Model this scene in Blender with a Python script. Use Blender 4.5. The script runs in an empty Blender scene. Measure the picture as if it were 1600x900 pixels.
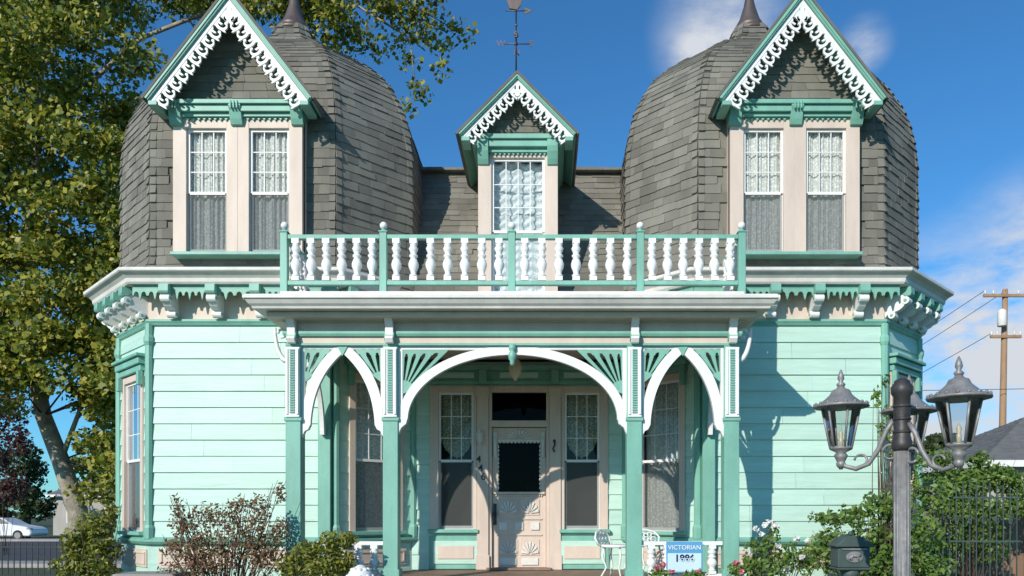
import bpy, bmesh, math, random
import numpy as np
from mathutils import Matrix, Vector
random.seed(7); rng=np.random.default_rng(7)
scene=bpy.context.scene; col=scene.collection
R=math.radians
CX,CY,CZ,F=.42,-11.2,1.6,1210.
def at(px,py,Y):
    s=F/(Y-CY); return Vector((CX+(px-853)/s, Y, CZ+(805-py)/s))
# ---------------- materials ----------------
def newmat(name):
    m=bpy.data.materials.new(name); m.use_nodes=True
    nt=m.node_tree; b=nt.nodes['Principled BSDF']; return m,nt,b
def N(nt,t,**k):
    n=nt.nodes.new(t)
    for a,v in k.items(): setattr(n,a,v)
    return n
def paint(name,c,rough=.55,var=.16,scale=3.,bump=.15,island=0.,streak=True,metal=0.,fine=60.,bd=.004,ms=None,grime=0.):
    m,nt,b=newmat(name); L=nt.links.new
    tc=N(nt,'ShaderNodeTexCoord'); mp=N(nt,'ShaderNodeMapping'); L(tc.outputs['Object'],mp.inputs[0])
    mp.inputs['Scale'].default_value=ms if ms else (1,1,.25 if streak else 1)
    n1=N(nt,'ShaderNodeTexNoise'); n1.inputs['Scale'].default_value=scale; n1.inputs['Detail'].default_value=6; n1.inputs['Roughness'].default_value=.65
    L(mp.outputs[0],n1.inputs['Vector'])
    mr=N(nt,'ShaderNodeMapRange'); mr.inputs[1].default_value=.3; mr.inputs[2].default_value=.7
    mr.inputs[3].default_value=1-var; mr.inputs[4].default_value=1+var*.35; L(n1.outputs['Fac'],mr.inputs[0])
    n2=N(nt,'ShaderNodeTexNoise'); n2.inputs['Scale'].default_value=fine; n2.inputs['Detail'].default_value=4
    if ms: L(mp.outputs[0],n2.inputs['Vector'])
    else: L(tc.outputs['Object'],n2.inputs['Vector'])
    v=mr.outputs[0]
    if island:
        g=N(nt,'ShaderNodeNewGeometry'); mi=N(nt,'ShaderNodeMapRange'); mi.inputs[3].default_value=1-island; mi.inputs[4].default_value=1+island
        L(g.outputs['Random Per Island'],mi.inputs[0]); mu=N(nt,'ShaderNodeMath',operation='MULTIPLY'); L(v,mu.inputs[0]); L(mi.outputs[0],mu.inputs[1]); v=mu.outputs[0]
    if grime:
        n3=N(nt,'ShaderNodeTexNoise'); n3.inputs['Scale'].default_value=.9; n3.inputs['Detail'].default_value=8; n3.inputs['Roughness'].default_value=.7; L(tc.outputs['Object'],n3.inputs['Vector'])
        m3=N(nt,'ShaderNodeMapRange'); m3.inputs[1].default_value=.32; m3.inputs[2].default_value=.5; m3.inputs[3].default_value=1-grime; m3.inputs[4].default_value=1; L(n3.outputs['Fac'],m3.inputs[0])
        mu=N(nt,'ShaderNodeMath',operation='MULTIPLY'); L(v,mu.inputs[0]); L(m3.outputs[0],mu.inputs[1]); v=mu.outputs[0]
    m2=N(nt,'ShaderNodeMapRange'); m2.inputs[3].default_value=.88; m2.inputs[4].default_value=1.1; L(n2.outputs['Fac'],m2.inputs[0])
    mu2=N(nt,'ShaderNodeMath',operation='MULTIPLY'); L(v,mu2.inputs[0]); L(m2.outputs[0],mu2.inputs[1])
    vm=N(nt,'ShaderNodeVectorMath',operation='SCALE'); vm.inputs[0].default_value=c[:3]; L(mu2.outputs[0],vm.inputs['Scale'])
    L(vm.outputs[0],b.inputs['Base Color']); b.inputs['Roughness'].default_value=rough; b.inputs['Metallic'].default_value=metal
    if bump:
        bp=N(nt,'ShaderNodeBump'); bp.inputs['Strength'].default_value=bump; bp.inputs['Distance'].default_value=bd
        L(n2.outputs['Fac'],bp.inputs['Height']); L(bp.outputs[0],b.inputs['Normal'])
    return m
def leafmat(name,cols,trans=.35):
    m,nt,b=newmat(name); L=nt.links.new
    g=N(nt,'ShaderNodeNewGeometry'); r=N(nt,'ShaderNodeValToRGB'); L(g.outputs['Random Per Island'],r.inputs[0])
    e=r.color_ramp.elements
    while len(e)<len(cols): e.new(.5)
    for i,cc in enumerate(cols): e[i].position=i/(len(cols)-1); e[i].color=(*cc,1)
    L(r.outputs[0],b.inputs['Base Color']); b.inputs['Roughness'].default_value=.5
    t=N(nt,'ShaderNodeBsdfTranslucent'); L(r.outputs[0],t.inputs[0]); mx=N(nt,'ShaderNodeMixShader'); mx.inputs[0].default_value=trans
    L(b.outputs[0],mx.inputs[1]); L(t.outputs[0],mx.inputs[2]); L(mx.outputs[0],nt.nodes['Material Output'].inputs[0]); return m
def glassmat(name,tint=(.85,.9,.9),refl=.1,ior=1.5):
    m,nt,b=newmat(name); L=nt.links.new
    t=N(nt,'ShaderNodeBsdfTransparent'); t.inputs[0].default_value=(*tint,1)
    g=N(nt,'ShaderNodeBsdfGlossy'); g.inputs['Roughness'].default_value=.03
    f=N(nt,'ShaderNodeFresnel'); f.inputs[0].default_value=ior
    ad=N(nt,'ShaderNodeMath',operation='ADD'); L(f.outputs[0],ad.inputs[0]); ad.inputs[1].default_value=refl; ad.use_clamp=True
    mx=N(nt,'ShaderNodeMixShader'); L(ad.outputs[0],mx.inputs[0]); L(t.outputs[0],mx.inputs[1]); L(g.outputs[0],mx.inputs[2])
    L(mx.outputs[0],nt.nodes['Material Output'].inputs[0]); return m
def screenmat(name,c,op):
    m,nt,b=newmat(name); L=nt.links.new
    t=N(nt,'ShaderNodeBsdfTransparent'); b.inputs['Base Color'].default_value=(*c,1); b.inputs['Roughness'].default_value=.8
    mx=N(nt,'ShaderNodeMixShader'); mx.inputs[0].default_value=op; L(t.outputs[0],mx.inputs[1]); L(b.outputs[0],mx.inputs[2])
    L(mx.outputs[0],nt.nodes['Material Output'].inputs[0]); return m
def lacemat(name,c,holes=.3):
    m,nt,b=newmat(name); L=nt.links.new
    tc=N(nt,'ShaderNodeTexCoord'); v=N(nt,'ShaderNodeTexVoronoi'); v.inputs['Scale'].default_value=28; L(tc.outputs['Object'],v.inputs['Vector'])
    r=N(nt,'ShaderNodeMapRange'); r.inputs[1].default_value=.25; r.inputs[2].default_value=.55; r.inputs[3].default_value=1.; r.inputs[4].default_value=1-holes; L(v.outputs['Distance'],r.inputs[0])
    t=N(nt,'ShaderNodeBsdfTransparent'); b.inputs['Base Color'].default_value=(*c,1); b.inputs['Roughness'].default_value=.9
    mx=N(nt,'ShaderNodeMixShader'); L(r.outputs[0],mx.inputs[0]); L(t.outputs[0],mx.inputs[1]); L(b.outputs[0],mx.inputs[2])
    L(mx.outputs[0],nt.nodes['Material Output'].inputs[0]); return m
MINT=paint('mint_siding',(.495,.70,.585),.5,.13,2.2,.5,island=.05,ms=(.35,.35,5.),fine=9,bd=.006,grime=.08)
TEAL=paint('teal_trim',(.205,.455,.355),.5,.2,4,.2,grime=.12)
BEIGE=paint('beige_trim',(.66,.53,.435),.55,.14,4,.2)
WHITE=paint('white_paint',(.81,.80,.77),.5,.1,5,.2)
DIRTYW=paint('weathered_white',(.73,.70,.64),.6,.14,5,.25,streak=False,grime=.14)
SHING=paint('roof_shingle',(.205,.192,.158),.9,.3,1.6,.6,island=.2,fine=220,bd=.006,grime=.18)
RIDGE=paint('ridge_shingle',(.16,.145,.125),.9,.3,2,.6,island=.18,fine=220,bd=.006)
DARK=paint('dark_room',(.012,.012,.012),.9,.1,2,0)  # near-black colour standing in for unlit interiors behind glass
COPPER=paint('spire_metal',(.15,.115,.10),.45,.35,6,.2,metal=.4)
IRON=paint('black_iron',(.02,.02,.022),.45,.2,8,.2)
PEWTER=paint('grey_cast_metal',(.275,.265,.255),.5,.4,14,.3,metal=.25,streak=False)
DPEWTER=paint('dark_cast_metal',(.055,.052,.05),.5,.4,14,.3,metal=.2,streak=False)
STONE=paint('stone',(.30,.28,.25),.9,.3,4,.6,streak=False)
FLOORM=paint('porch_boards',(.26,.17,.12),.7,.3,4,.3)
BARK=paint('bark',(.36,.31,.24),.9,.55,3.5,.8,streak=False,fine=18,bd=.03)
DBARK=paint('dark_bark',(.11,.07,.05),.9,.3,6,.8,fine=30,bd=.01)
GROUND=paint('lawn_soil',(.055,.075,.03),.95,.5,.6,.8,streak=False,fine=9,bd=.05)
ASPH=paint('asphalt',(.055,.056,.06),.9,.25,.5,.4,streak=False)
CONC=paint('concrete',(.34,.32,.30),.9,.25,1.2,.4,streak=False)
CARW=paint('car_white',(.78,.79,.80),.25,.03,2,0); TYRE=paint('tyre',(.015,.015,.015),.8,.1,4,.1)
ROOFG=paint('grey_roof',(.17,.17,.165),.9,.25,3,.5,streak=False,fine=30,bd=.01)
STUCCO=paint('stucco',(.42,.40,.36),.9,.15,2,.3)
FENCEW=paint('fence_wood',(.22,.13,.08),.85,.35,3,.4,island=.25)
GREENIRON=paint('weathered_green_iron',(.06,.09,.08),.6,.3,8,.2)
POLEW=paint('pole_wood',(.38,.23,.13),.9,.3,3,.4)
SIGNB=paint('sign_blue',(.10,.34,.58),.4,.08,6,0); SIGNT=paint('sign_pale',(.58,.74,.80),.4,.08,6,0); NAVY=paint('sign_navy',(.01,.015,.08),.4,.05,6,0)
BULB=paint('frosted_glass',(.72,.60,.42),.3,.1,4,0)
GLASS=glassmat('window_glass',(.90,.92,.91),.0,1.35); DGLASS=glassmat('dark_glass',(.25,.25,.24),-.005,1.22); LGLASS=glassmat('lamp_glass',(.90,.92,.92),.08)
SCREEN=screenmat('insect_screen',(.11,.115,.11),.42)
LACE=lacemat('lace_curtain',(.80,.80,.76),.3); LACED=lacemat('cream_lace',(.66,.63,.46),.4); SHEER=lacemat('blue_white_sheer',(.74,.80,.82),.2)
LEAFT=leafmat('sycamore_leaves',[(.05,.09,.015),(.13,.18,.02),(.24,.26,.03),(.36,.34,.04),(.42,.35,.05),(.20,.24,.03),(.09,.14,.02)])
LEAFG=leafmat('green_leaves',[(.06,.12,.02),(.12,.21,.03),(.22,.32,.06)])
LEAFR=leafmat('reddish_leaves',[(.12,.14,.04),(.24,.13,.07),(.30,.11,.07),(.17,.19,.05)])
LEAFP=leafmat('purple_leaves',[(.04,.02,.02),(.10,.04,.035),(.14,.06,.04)])
LEAFY=leafmat('olive_leaves',[(.10,.14,.02),(.20,.22,.03),(.34,.32,.05)])
LEAFD=leafmat('dark_leaves',[(.025,.045,.015),(.045,.07,.02),(.07,.10,.025)])
ROSEW=leafmat('white_petals',[(.75,.74,.68),(.8,.78,.74)],.2); ROSEP=leafmat('pink_petals',[(.45,.03,.06),(.75,.35,.38)],.2)
# ---------------- mesh builder ----------------
class MB:
    def __init__(s,M=None): s.v=[];s.f=[];s.mi=[];s.sm=[];s.M=M if M is not None else Matrix.Identity(4)
    def add(s,vs,fs,mi=0,smooth=False):
        b=len(s.v); M=s.M
        s.v+=[tuple(M@Vector(v)) for v in vs]
        for f in fs: s.f.append(tuple(b+i for i in f)); s.mi.append(mi); s.sm.append(smooth)
        return s
    def box(s,x0,x1,y0,y1,z0,z1,mi=0):
        return s.add([(x0,y0,z0),(x1,y0,z0),(x1,y1,z0),(x0,y1,z0),(x0,y0,z1),(x1,y0,z1),(x1,y1,z1),(x0,y1,z1)],
            [(0,3,2,1),(4,5,6,7),(0,1,5,4),(1,2,6,5),(2,3,7,6),(3,0,4,7)],mi)
    def prism(s,pts,ax,a,b,mi=0):
        n=len(pts)
        def q(p,t): return {'x':(t,p[0],p[1]),'y':(p[0],t,p[1]),'z':(p[0],p[1],t)}[ax]
        return s.add([q(p,a) for p in pts]+[q(p,b) for p in pts],[tuple(range(n)),tuple(range(2*n-1,n-1,-1))]+[(i,i+n,(i+1)%n+n,(i+1)%n) for i in range(n)],mi)
    def tube(s,pts,r,n=8,mi=0,cap=True):
        pts=[Vector(p) for p in pts]; k=len(pts); rs=r if isinstance(r,(list,tuple)) else [r]*k
        vs=[];up=None
        for i,p in enumerate(pts):
            d=(pts[min(i+1,k-1)]-pts[max(i-1,0)]).normalized()
            if up is None: up=Vector((0,0,1)) if abs(d.z)<.9 else Vector((1,0,0))
            a=(up-d*up.dot(d))
            if a.length<1e-4: a=d.orthogonal()
            a.normalize(); c=d.cross(a); up=a
            for j in range(n):
                t=2*math.pi*j/n; vs.append(p+(a*math.cos(t)+c*math.sin(t))*rs[i])
        fs=[(i*n+j,i*n+(j+1)%n,(i+1)*n+(j+1)%n,(i+1)*n+j) for i in range(k-1) for j in range(n)]
        s.add(vs,fs,mi,True)
        if cap:
            b=len(s.v)-len(vs); s.f.append(tuple(b+j for j in range(n))); s.mi.append(mi); s.sm.append(False)
            s.f.append(tuple(b+(k-1)*n+j for j in range(n))); s.mi.append(mi); s.sm.append(False)
        return s
    def lathe(s,prof,c=(0,0,0),n=16,mi=0,smooth=True):
        vs=[(c[0]+r*math.cos(2*math.pi*j/n+math.pi/n),c[1]+r*math.sin(2*math.pi*j/n+math.pi/n),c[2]+z) for r,z in prof for j in range(n)]
        k=len(prof)
        fs=[(i*n+j,i*n+(j+1)%n,(i+1)*n+(j+1)%n,(i+1)*n+j) for i in range(k-1) for j in range(n)]
        fs+=[tuple(range(n)),tuple(range((k-1)*n,k*n))]
        return s.add(vs,fs,mi,smooth)
    def ball(s,c,r,n=12,mi=0,sz=1.):
        return s.lathe([(max(r*math.sin(math.pi*i/8),.0005),-r*sz*math.cos(math.pi*i/8)) for i in range(9)],c,n,mi)
    def ring(s,poly_in,poly_out,y0,y1,mi=0):
        for i in range(len(poly_in)-1):
            s.prism([poly_in[i],poly_in[i+1],poly_out[i+1],poly_out[i]],'y',y0,y1,mi)
        return s
    def build(s,name,mats,parent=None,loc=None,bevel=0,recalc=True):
        me=bpy.data.meshes.new(name); me.from_pydata(s.v,[],s.f)
        if not isinstance(mats,(list,tuple)): mats=[mats]
        for m in mats: me.materials.append(m)
        me.polygons.foreach_set('material_index',s.mi); me.polygons.foreach_set('use_smooth',s.sm)
        if recalc:
            bm=bmesh.new(); bm.from_mesh(me); bmesh.ops.recalc_face_normals(bm,faces=bm.faces); bm.to_mesh(me); bm.free()
        me.update(); o=bpy.data.objects.new(name,me); col.objects.link(o)
        if parent: o.parent=parent
        if loc is not None: o.location=loc
        if bevel:
            md=o.modifiers.new('bevel','BEVEL'); md.width=bevel; md.segments=1; md.limit_method='ANGLE'; md.angle_limit=R(50)
        return o
def thing(name,label,cat,loc=(0,0,0),group=None):
    o=bpy.data.objects.new(name,None); col.objects.link(o); o.location=loc; tag(o,label,cat,group); return o
def tag(o,label,cat,group=None):
    o['label']=label; o['category']=cat
    if group: o['group']=group
    return o
def struct(o): o['kind']='structure'; return o
def clone(o,parent,loc,rot=None):
    c=o.copy(); col.objects.link(c); c.parent=parent; c.location=loc
    if rot is not None: c.rotation_euler=rot
    return c
def fM(p0,p1):
    return Matrix.Translation((p0[0],p0[1],0))@Matrix.Rotation(math.atan2(p1[1]-p0[1],p1[0]-p0[0]),4,'Z')
def offp(pts,o):
    out=[]; ns=[]
    for a,b in zip(pts,pts[1:]):
        d=Vector((b[0]-a[0],b[1]-a[1])).normalized(); ns.append(Vector((d.y,-d.x)))
    for i,p in enumerate(pts):
        if i==0: m=ns[0]
        elif i==len(pts)-1: m=ns[-1]
        else: m=(ns[i-1]+ns[i])/(1+ns[i-1].dot(ns[i]))
        out.append((p[0]+m.x*o,p[1]+m.y*o))
    return out
def sweep(mb,path,prof,mi=0):
    st=[offp(path,o) for o,z in prof]; n=len(prof); k=len(path)
    vs=[(st[j][i][0],st[j][i][1],prof[j][1]) for i in range(k) for j in range(n)]
    fs=[(i*n+j,i*n+(j+1)%n,(i+1)*n+(j+1)%n,(i+1)*n+j) for i in range(k-1) for j in range(n)]+[tuple(range(n)),tuple(range((k-1)*n,k*n))]
    mb.add(vs,fs,mi)
def siding(mb,L,z0,z1,holes=(),step=.235,mi=0,u0=0.):
    z=z0
    while z<z1-.01:
        zt=min(z+step,z1); js=random.uniform(-.003,.003)
        yy=lambda q:-.026+js+(q-z)/step*.021
        br=sorted({z,zt}|{h for H in holes for h in H[2:] if z<h<zt})
        cuts=[u for u in (u0+(L-u0)*random.uniform(.2,.8),)] if L-u0>2 else []
        for a,b in zip(br,br[1:]):
            iv=[(u0,L)]
            if cuts: iv=[(u0,cuts[0]-.0015),(cuts[0]+.0015,L)]
            for (h0,h1,g0,g1) in holes:
                if g0<(a+b)/2<g1:
                    nv=[]
                    for (p,q) in iv:
                        if h0>p: nv.append((p,min(q,h0)))
                        if h1<q: nv.append((max(p,h1),q))
                    iv=[w for w in nv if w[1]-w[0]>.001]
            for (p,q) in iv:
                mb.add([(p,yy(a),a),(q,yy(a),a),(q,yy(b),b),(p,yy(b),b)]+([(p,.0,a),(q,.0,a)] if a==z else []),
                    [(0,1,2,3)]+([(4,5,1,0)] if a==z else []),mi)
        z=zt
def resample(Lp,Rp,h):
    Lp=[Vector(p) for p in Lp];Rp=[Vector(p) for p in Rp]
    d=[0]
    for i in range(len(Lp)-1): d.append(d[-1]+((Lp[i+1]-Lp[i]).length+(Rp[i+1]-Rp[i]).length)/2)
    n=max(1,round(d[-1]/h))
    def ev(P,t):
        t=min(max(t,0),d[-1])
        for i in range(len(d)-1):
            if t<=d[i+1]+1e-9: return P[i].lerp(P[i+1],(t-d[i])/max(d[i+1]-d[i],1e-9))
        return P[-1]
    hh=d[-1]/n
    return [(ev(Lp,k*hh),ev(Rp,k*hh),ev(Lp,(k+1)*hh+.02),ev(Rp,(k+1)*hh+.02)) for k in range(n)]
def shingles(mb,Lp,Rp,h=.128,wr=(.17,.36),lift=.016,skip=None,mi=0):
    for l0,r0,l1,r1 in resample(Lp,Rp,h):
        w=(r0-l0).length
        if w<.03: continue
        nn=(r0-l0).cross(l1-l0)
        if nn.length<1e-6: nn=(r0-l0).cross(r1-r0)
        if nn.length<1e-6: continue
        nn.normalize(); up=(l1-l0).normalized(); x=0; ro=random.uniform(-.006,.006)
        while x<w-.005:
            x2=min(w,x+random.uniform(*wr))
            if w-x2<.06: x2=w
            a,b=(x+.001)/w,(x2-.001)/w; x=x2
            c=l0.lerp(r0,(a+b)/2)
            if skip and skip(c): continue
            li=lift*random.uniform(.65,1.4); j=up*(random.uniform(-.011,.009)+ro)
            bl=l0.lerp(r0,a)+j;br=l0.lerp(r0,b)+j+up*random.uniform(-.007,.007)
            mb.add([bl+nn*li,br+nn*li,l1.lerp(r1,b)+nn*.004,l1.lerp(r1,a)+nn*.004,bl-nn*.003,br-nn*.003],[(0,1,2,3),(4,5,1,0),(4,0,3),(5,2,1)],mi)
def text_obj(body,size,M,mat,parent,name,ext=.003,bold=0.):
    cu=bpy.data.curves.new(name,'FONT'); cu.body=body; cu.size=size; cu.extrude=ext; cu.offset=bold; cu.align_x='CENTER'; cu.align_y='CENTER'
    t=bpy.data.objects.new('tmp',cu); col.objects.link(t)
    dg=bpy.context.evaluated_depsgraph_get(); me=bpy.data.meshes.new_from_object(t.evaluated_get(dg)); bpy.data.objects.remove(t)
    me.materials.clear(); me.materials.append(mat); me.transform(M@Matrix.Rotation(R(90),4,'X'))
    o=bpy.data.objects.new(name,me); col.objects.link(o); o.parent=parent; return o
# ---------------- house ----------------
house=thing('victorian_house','mint green two storey wooden house with twin domed shingle towers and white gingerbread trim','house')
def window(M,u0,u1,z0,z1,y=0.,cl=.1,cr=.1,ct=.1,grid=(3,3),zm=None,depth=.32,style='folds',screen=True,sill=True,lcur=LACE,casem=BEIGE):
    mb=MB(M); yf=y-.05; yb=y+.07
    mb.box(u0-cl,u0,yf,yb,z0,z1+ct); mb.box(u1,u1+cr,yf,yb,z0,z1+ct); mb.box(u0,u1,yf+.003,yb,z1,z1+ct)
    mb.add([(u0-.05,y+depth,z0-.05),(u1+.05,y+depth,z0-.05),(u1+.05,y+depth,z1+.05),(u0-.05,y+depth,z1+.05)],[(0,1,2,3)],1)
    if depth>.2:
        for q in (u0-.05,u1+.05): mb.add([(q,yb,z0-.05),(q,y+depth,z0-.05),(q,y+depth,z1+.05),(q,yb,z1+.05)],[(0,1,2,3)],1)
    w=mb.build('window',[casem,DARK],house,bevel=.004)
    zm=zm if zm else (z0+z1)/2; f=.035
    s=MB(M); a,b=y-.01,y+.025
    s.box(u0,u0+f,a,b,zm,z1);s.box(u1-f,u1,a,b,zm,z1);s.box(u0+f,u1-f,a+.002,b,z1-f,z1);s.box(u0+f,u1-f,a,b,zm-.02,zm+.02)
    nx,nz=grid
    for i in range(1,nx):
        q=u0+f+(u1-u0-2*f)*i/nx; s.box(q-.006,q+.006,a+.012,b-.008,zm+.02,z1-f)
    for i in range(1,nz):
        q=zm+.02+(z1-f-zm-.02)*i/nz; s.box(u0+f,u1-f,a+.013,b-.009,q-.006,q+.006)
    a2,b2=y+.012,y+.045
    s.box(u0,u0+f,a2,b2,z0,zm-.02);s.box(u1-f,u1,a2,b2,z0,zm-.02);s.box(u0+f,u1-f,a2+.002,b2,z0,z0+f+.02)
    s.build('sash',WHITE,w)
    g=MB(M); g.add([(u0+.01,b-.018,zm),(u1-.01,b-.018,zm),(u1-.01,b-.018,z1-.01),(u0+.01,b-.018,z1-.01),(u0+.01,b2-.01,z0+.01),(u1-.01,b2-.01,z0+.01),(u1-.01,b2-.01,zm),(u0+.01,b2-.01,zm)],[(0,1,2,3),(4,5,6,7)])
    g.build('pane',GLASS,w)
    if screen:
        g=MB(M); g.add([(u0+.01,y+.004,z0+.01),(u1-.01,y+.004,z0+.01),(u1-.01,y+.004,zm-.021),(u0+.01,y+.004,zm-.021)],[(0,1,2,3)]); g.build('insect_screen',SCREEN,w)
    c=MB(M); nu=90 if style!='swag' else 48; W=u1-u0; yc=y+ (.07 if depth<.2 else .12); ph=random.uniform(0,6)
    if style=='folds':
        nr=9; vs=[]
        for k in range(nr):
            zz=z0+(z1-z0)*k/(nr-1)
            for i in range(nu+1):
                t=i/nu; amp=.018+.009*math.sin(ph+5*t)
                vs.append((u0+W*t,yc+amp*math.sin(t*W*62+1.9*math.sin(9*t+ph)+.5*math.sin(k*.9+ph))+.006*math.sin(t*W*170+ph),zz))
    elif style=='swag':
        nr=90; vs=[]
        for k in range(nr):
            zz=z0+(z1-z0)*k/(nr-1)
            for i in range(nu+1):
                t=i/nu; cu=abs(math.sin(math.pi*t*4))
                vs.append((u0+W*t,yc+.02*cu+.022*math.sin(zz*2*math.pi/.13+cu*2.4+1.1*math.sin(7*t+zz*3)),zz))
    elif style=='valance':
        nr=2; vs=[]
        for k in range(2):
            for i in range(nu+1):
                t=i/nu; low=zm+.36-.32*(1-abs(2*t-1)**2)+.03*abs(math.sin(t*math.pi*6)) if k==0 else z1
                vs.append((u0+W*t,yc+.012*math.sin(t*W*80),low))
    c.add(vs,[(k*(nu+1)+i,k*(nu+1)+i+1,(k+1)*(nu+1)+i+1,(k+1)*(nu+1)+i) for k in range(nr-1) for i in range(nu)],0,True)
    c.build('curtain',lcur,w,recalc=False)
    if sill:
        q=MB(M); q.box(u0-cl-.03,u1+cr+.03,y-.11,y+.06,z0-.055,z0); q.build('sill',TEAL,w,bevel=.006)
    return w
CHX,HF,HW=.94,1.34,2.28
TC=3.96
def bracket_mesh():
    mb=MB(); pts=[(.0,4.84),(-.34,4.84),(-.345,4.78)]
    for i in range(9):
        t=i/8; a=math.pi*.5*t
        pts.append((-.33+.18*(1-math.cos(a)), 4.74-.22*math.sin(a)))
    for i in range(7):
        a=math.pi*i/6; pts.append((-.10-.05*math.cos(a),4.50-.055*math.sin(a)*1.4))
    pts+=[(-.03,4.47),(0,4.43)]
    mb.prism(pts,'x',-.055,.055,0)
    mb.prism([(-.02,4.838),(-.38,4.838),(-.385,4.74),(-.37,4.71),(-.30,4.71),(-.26,4.75),(-.02,4.75)],'x',-.07,.07,1)
    for (yy,zz,r) in ((-.30,4.655,.055),(-.11,4.475,.05)):
        c=[(yy+r*math.cos(2*math.pi*i/14),zz+r*math.sin(2*math.pi*i/14)) for i in range(14)]; mb.prism(c,'x',-.066,.066,0)
        c=[(yy+r*.45*math.cos(2*math.pi*i/10),zz+r*.45*math.sin(2*math.pi*i/10)) for i in range(10)]; mb.prism(c,'x',-.076,.076,1)
    return mb
BR=bracket_mesh().build('bracket',[WHITE,TEAL],house,bevel=.004); br_first=True
def place_bracket(M,u):
    global br_first
    W=M@Matrix.Translation((u,0,0)); rot=(0,0,W.to_euler().z)
    if br_first: BR.location=W.translation; BR.rotation_euler=rot; br_first=False; return
    clone(BR,house,W.translation,rot)
def fringe(mb,u0,u1,y):
    n=max(1,round((u1-u0)/.2)); w=(u1-u0)/n
    mb.box(u0,u1,y-.012,y+.02,4.80,4.845)
    for k in range(n):
        a=u0+k*w; pts=[(a,4.80)]
        pts.append((a,4.70))
        for i in range(9):
            t=math.pi*i/8; pts.append((a+w*.25-w*.17*math.cos(t),4.70+.055*math.sin(t)))
        pts+=[(a+w*.46,4.665),(a+w*.5,4.64),(a+w*.54,4.665)]
        for i in range(9):
            t=math.pi*i/8; pts.append((a+w*.75-w*.17*math.cos(t),4.70+.055*math.sin(t)))
        pts+=[(a+w,4.70),(a+w,4.80)]
        mb.prism(pts,'y',y-.01,y+.014)
ZP=[(4.98,1.035),(5.06,1.02),(5.3,1.0),(6.0,1.0),(6.6,1.0),(7.0,1.0),(7.3,.993),(7.75,.96),(8.1,.905),(8.5,.81),(8.8,.69),(9.05,.56),(9.25,.43),(9.42,.31),(9.58,.215),(9.78,.15),(10.0,.12)]
def ngable(cx,yface,yfr,hw,zb,za,yback,zf):
    th=math.atan2(za-zb,hw); tn=math.tan(th); S=hw/math.cos(th)+.02
    for sg in (-1,1):
        def pt(s,d): return (cx+sg*(s*math.cos(th)-d*math.sin(th)), za-s*math.sin(th)-d*math.cos(th))
        def strip(mb,d0,d1,y0,y1,mi,se=S): mb.prism([pt(d0*tn,d0),pt(se,d0),pt(se,d1),pt(d1*tn,d1)],'y',y0,y1,mi)
        k=hw/1.17
        m=MB(); strip(m,-.035,-.002,yfr-.05,yback,0,S+.03); strip(m,-.001,.03,yfr+.045,yback,1)
        m.build('gable_roof',[RIDGE,TEAL],house)
        m=MB(); strip(m,0,.065*k,yfr-.045,yfr+.02,0); strip(m,.02*k,.045*k,yfr-.06,yfr-.046,0); strip(m,.067*k,.125*k,yfr-.012,yfr+.02,1)
        x,z=pt(S,.06); m.box(min(x,x-sg*.12),max(x,x-sg*.12),yfr-.03,yface,z-.06,z+.0,0)
        m.build('rake_board',[TEAL,WHITE],house,bevel=.004)
        m=MB(); n=11 if k>.9 else 8; sp=(S-.27*k-.05*k)/(n-.4); s0=.29*k; q=sp/.2
        def loc(s,d,pts): return [pt(s+p[0],d+p[1]*1.15) for p in pts]
        for i in range(n):
            s=s0+i*sp; c=.120*k+.115*q
            if s>S-.05*k: break
            out=[];inn=[]
            for j in range(17):
                a=R(-120+265*j/16); ro=.098*q; wv=(.016+.044*math.sin(math.pi*min(1,j/16+.1)))*q
                out.append((ro*math.cos(a),ro*math.sin(a)*1.12)); inn.append(((ro-wv)*math.cos(a)+.006*q,(ro-wv)*math.sin(a)*1.12-.004*q))
            for j in range(16): m.prism(loc(s,c,[inn[j],inn[j+1],out[j+1],out[j]]),'y',yfr-.006,yfr+.022)
            m.prism(loc(s,c,[(-.1*q,-.11*q),(.1*q,-.11*q),(.075*q,-.06*q),(.02*q,-.065*q),(-.05*q,-.06*q)]),'y',yfr-.005,yfr+.021)
            m.prism(loc(s-.068*q,c+.058*q,[(.026*q*math.cos(R(40*w)),.026*q*math.sin(R(40*w))) for w in range(9)]),'y',yfr-.008,yfr+.024)
            m.prism(loc(s,c,[(.045*q,.085*q),(.09*q,.045*q),(.08*q,.12*q),(.06*q,.14*q)]),'y',yfr-.007,yfr+.02)
            m.prism(loc(s,c,[(-.028*q,-.06*q),(.012*q,-.06*q),(.004*q,.0),(-.03*q,.012*q)]),'y',yfr-.004,yfr+.02)
        x0,x1=(0,.03*k) if sg>0 else (-.03*k,0)
        m.box(cx+x0,cx+x1,yfr-.009,yfr+.02,za-.44*k,za-.16*k)
        m.prism([(cx,za-.28*k),(cx+sg*.09*k,za-.31*k),(cx+sg*.11*k,za-.38*k),(cx+sg*.06*k,za-.36*k),(cx,za-.41*k)],'y',yfr-.007,yfr+.018)
        m.build('bargeboard',WHITE,house)
    m=MB(); zz=za-.02; m.add([(cx-hw+.1,yface+.01,zf),(cx+hw-.1,yface+.01,zf),(cx,yface+.01,zz)],[(0,1,2)],0)
    rows=[(zf+(zz-zf)*t) for t in (0,.25,.5,.75,1)]
    w=lambda z:max(.0,(za-z)/tn-.03)
    shingles(m,[(cx-w(z),yface,z) for z in rows],[(cx+w(z),yface,z) for z in rows],h=.14,lift=.016)
    m.build('gable_wall',SHING,house,recalc=False)
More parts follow.
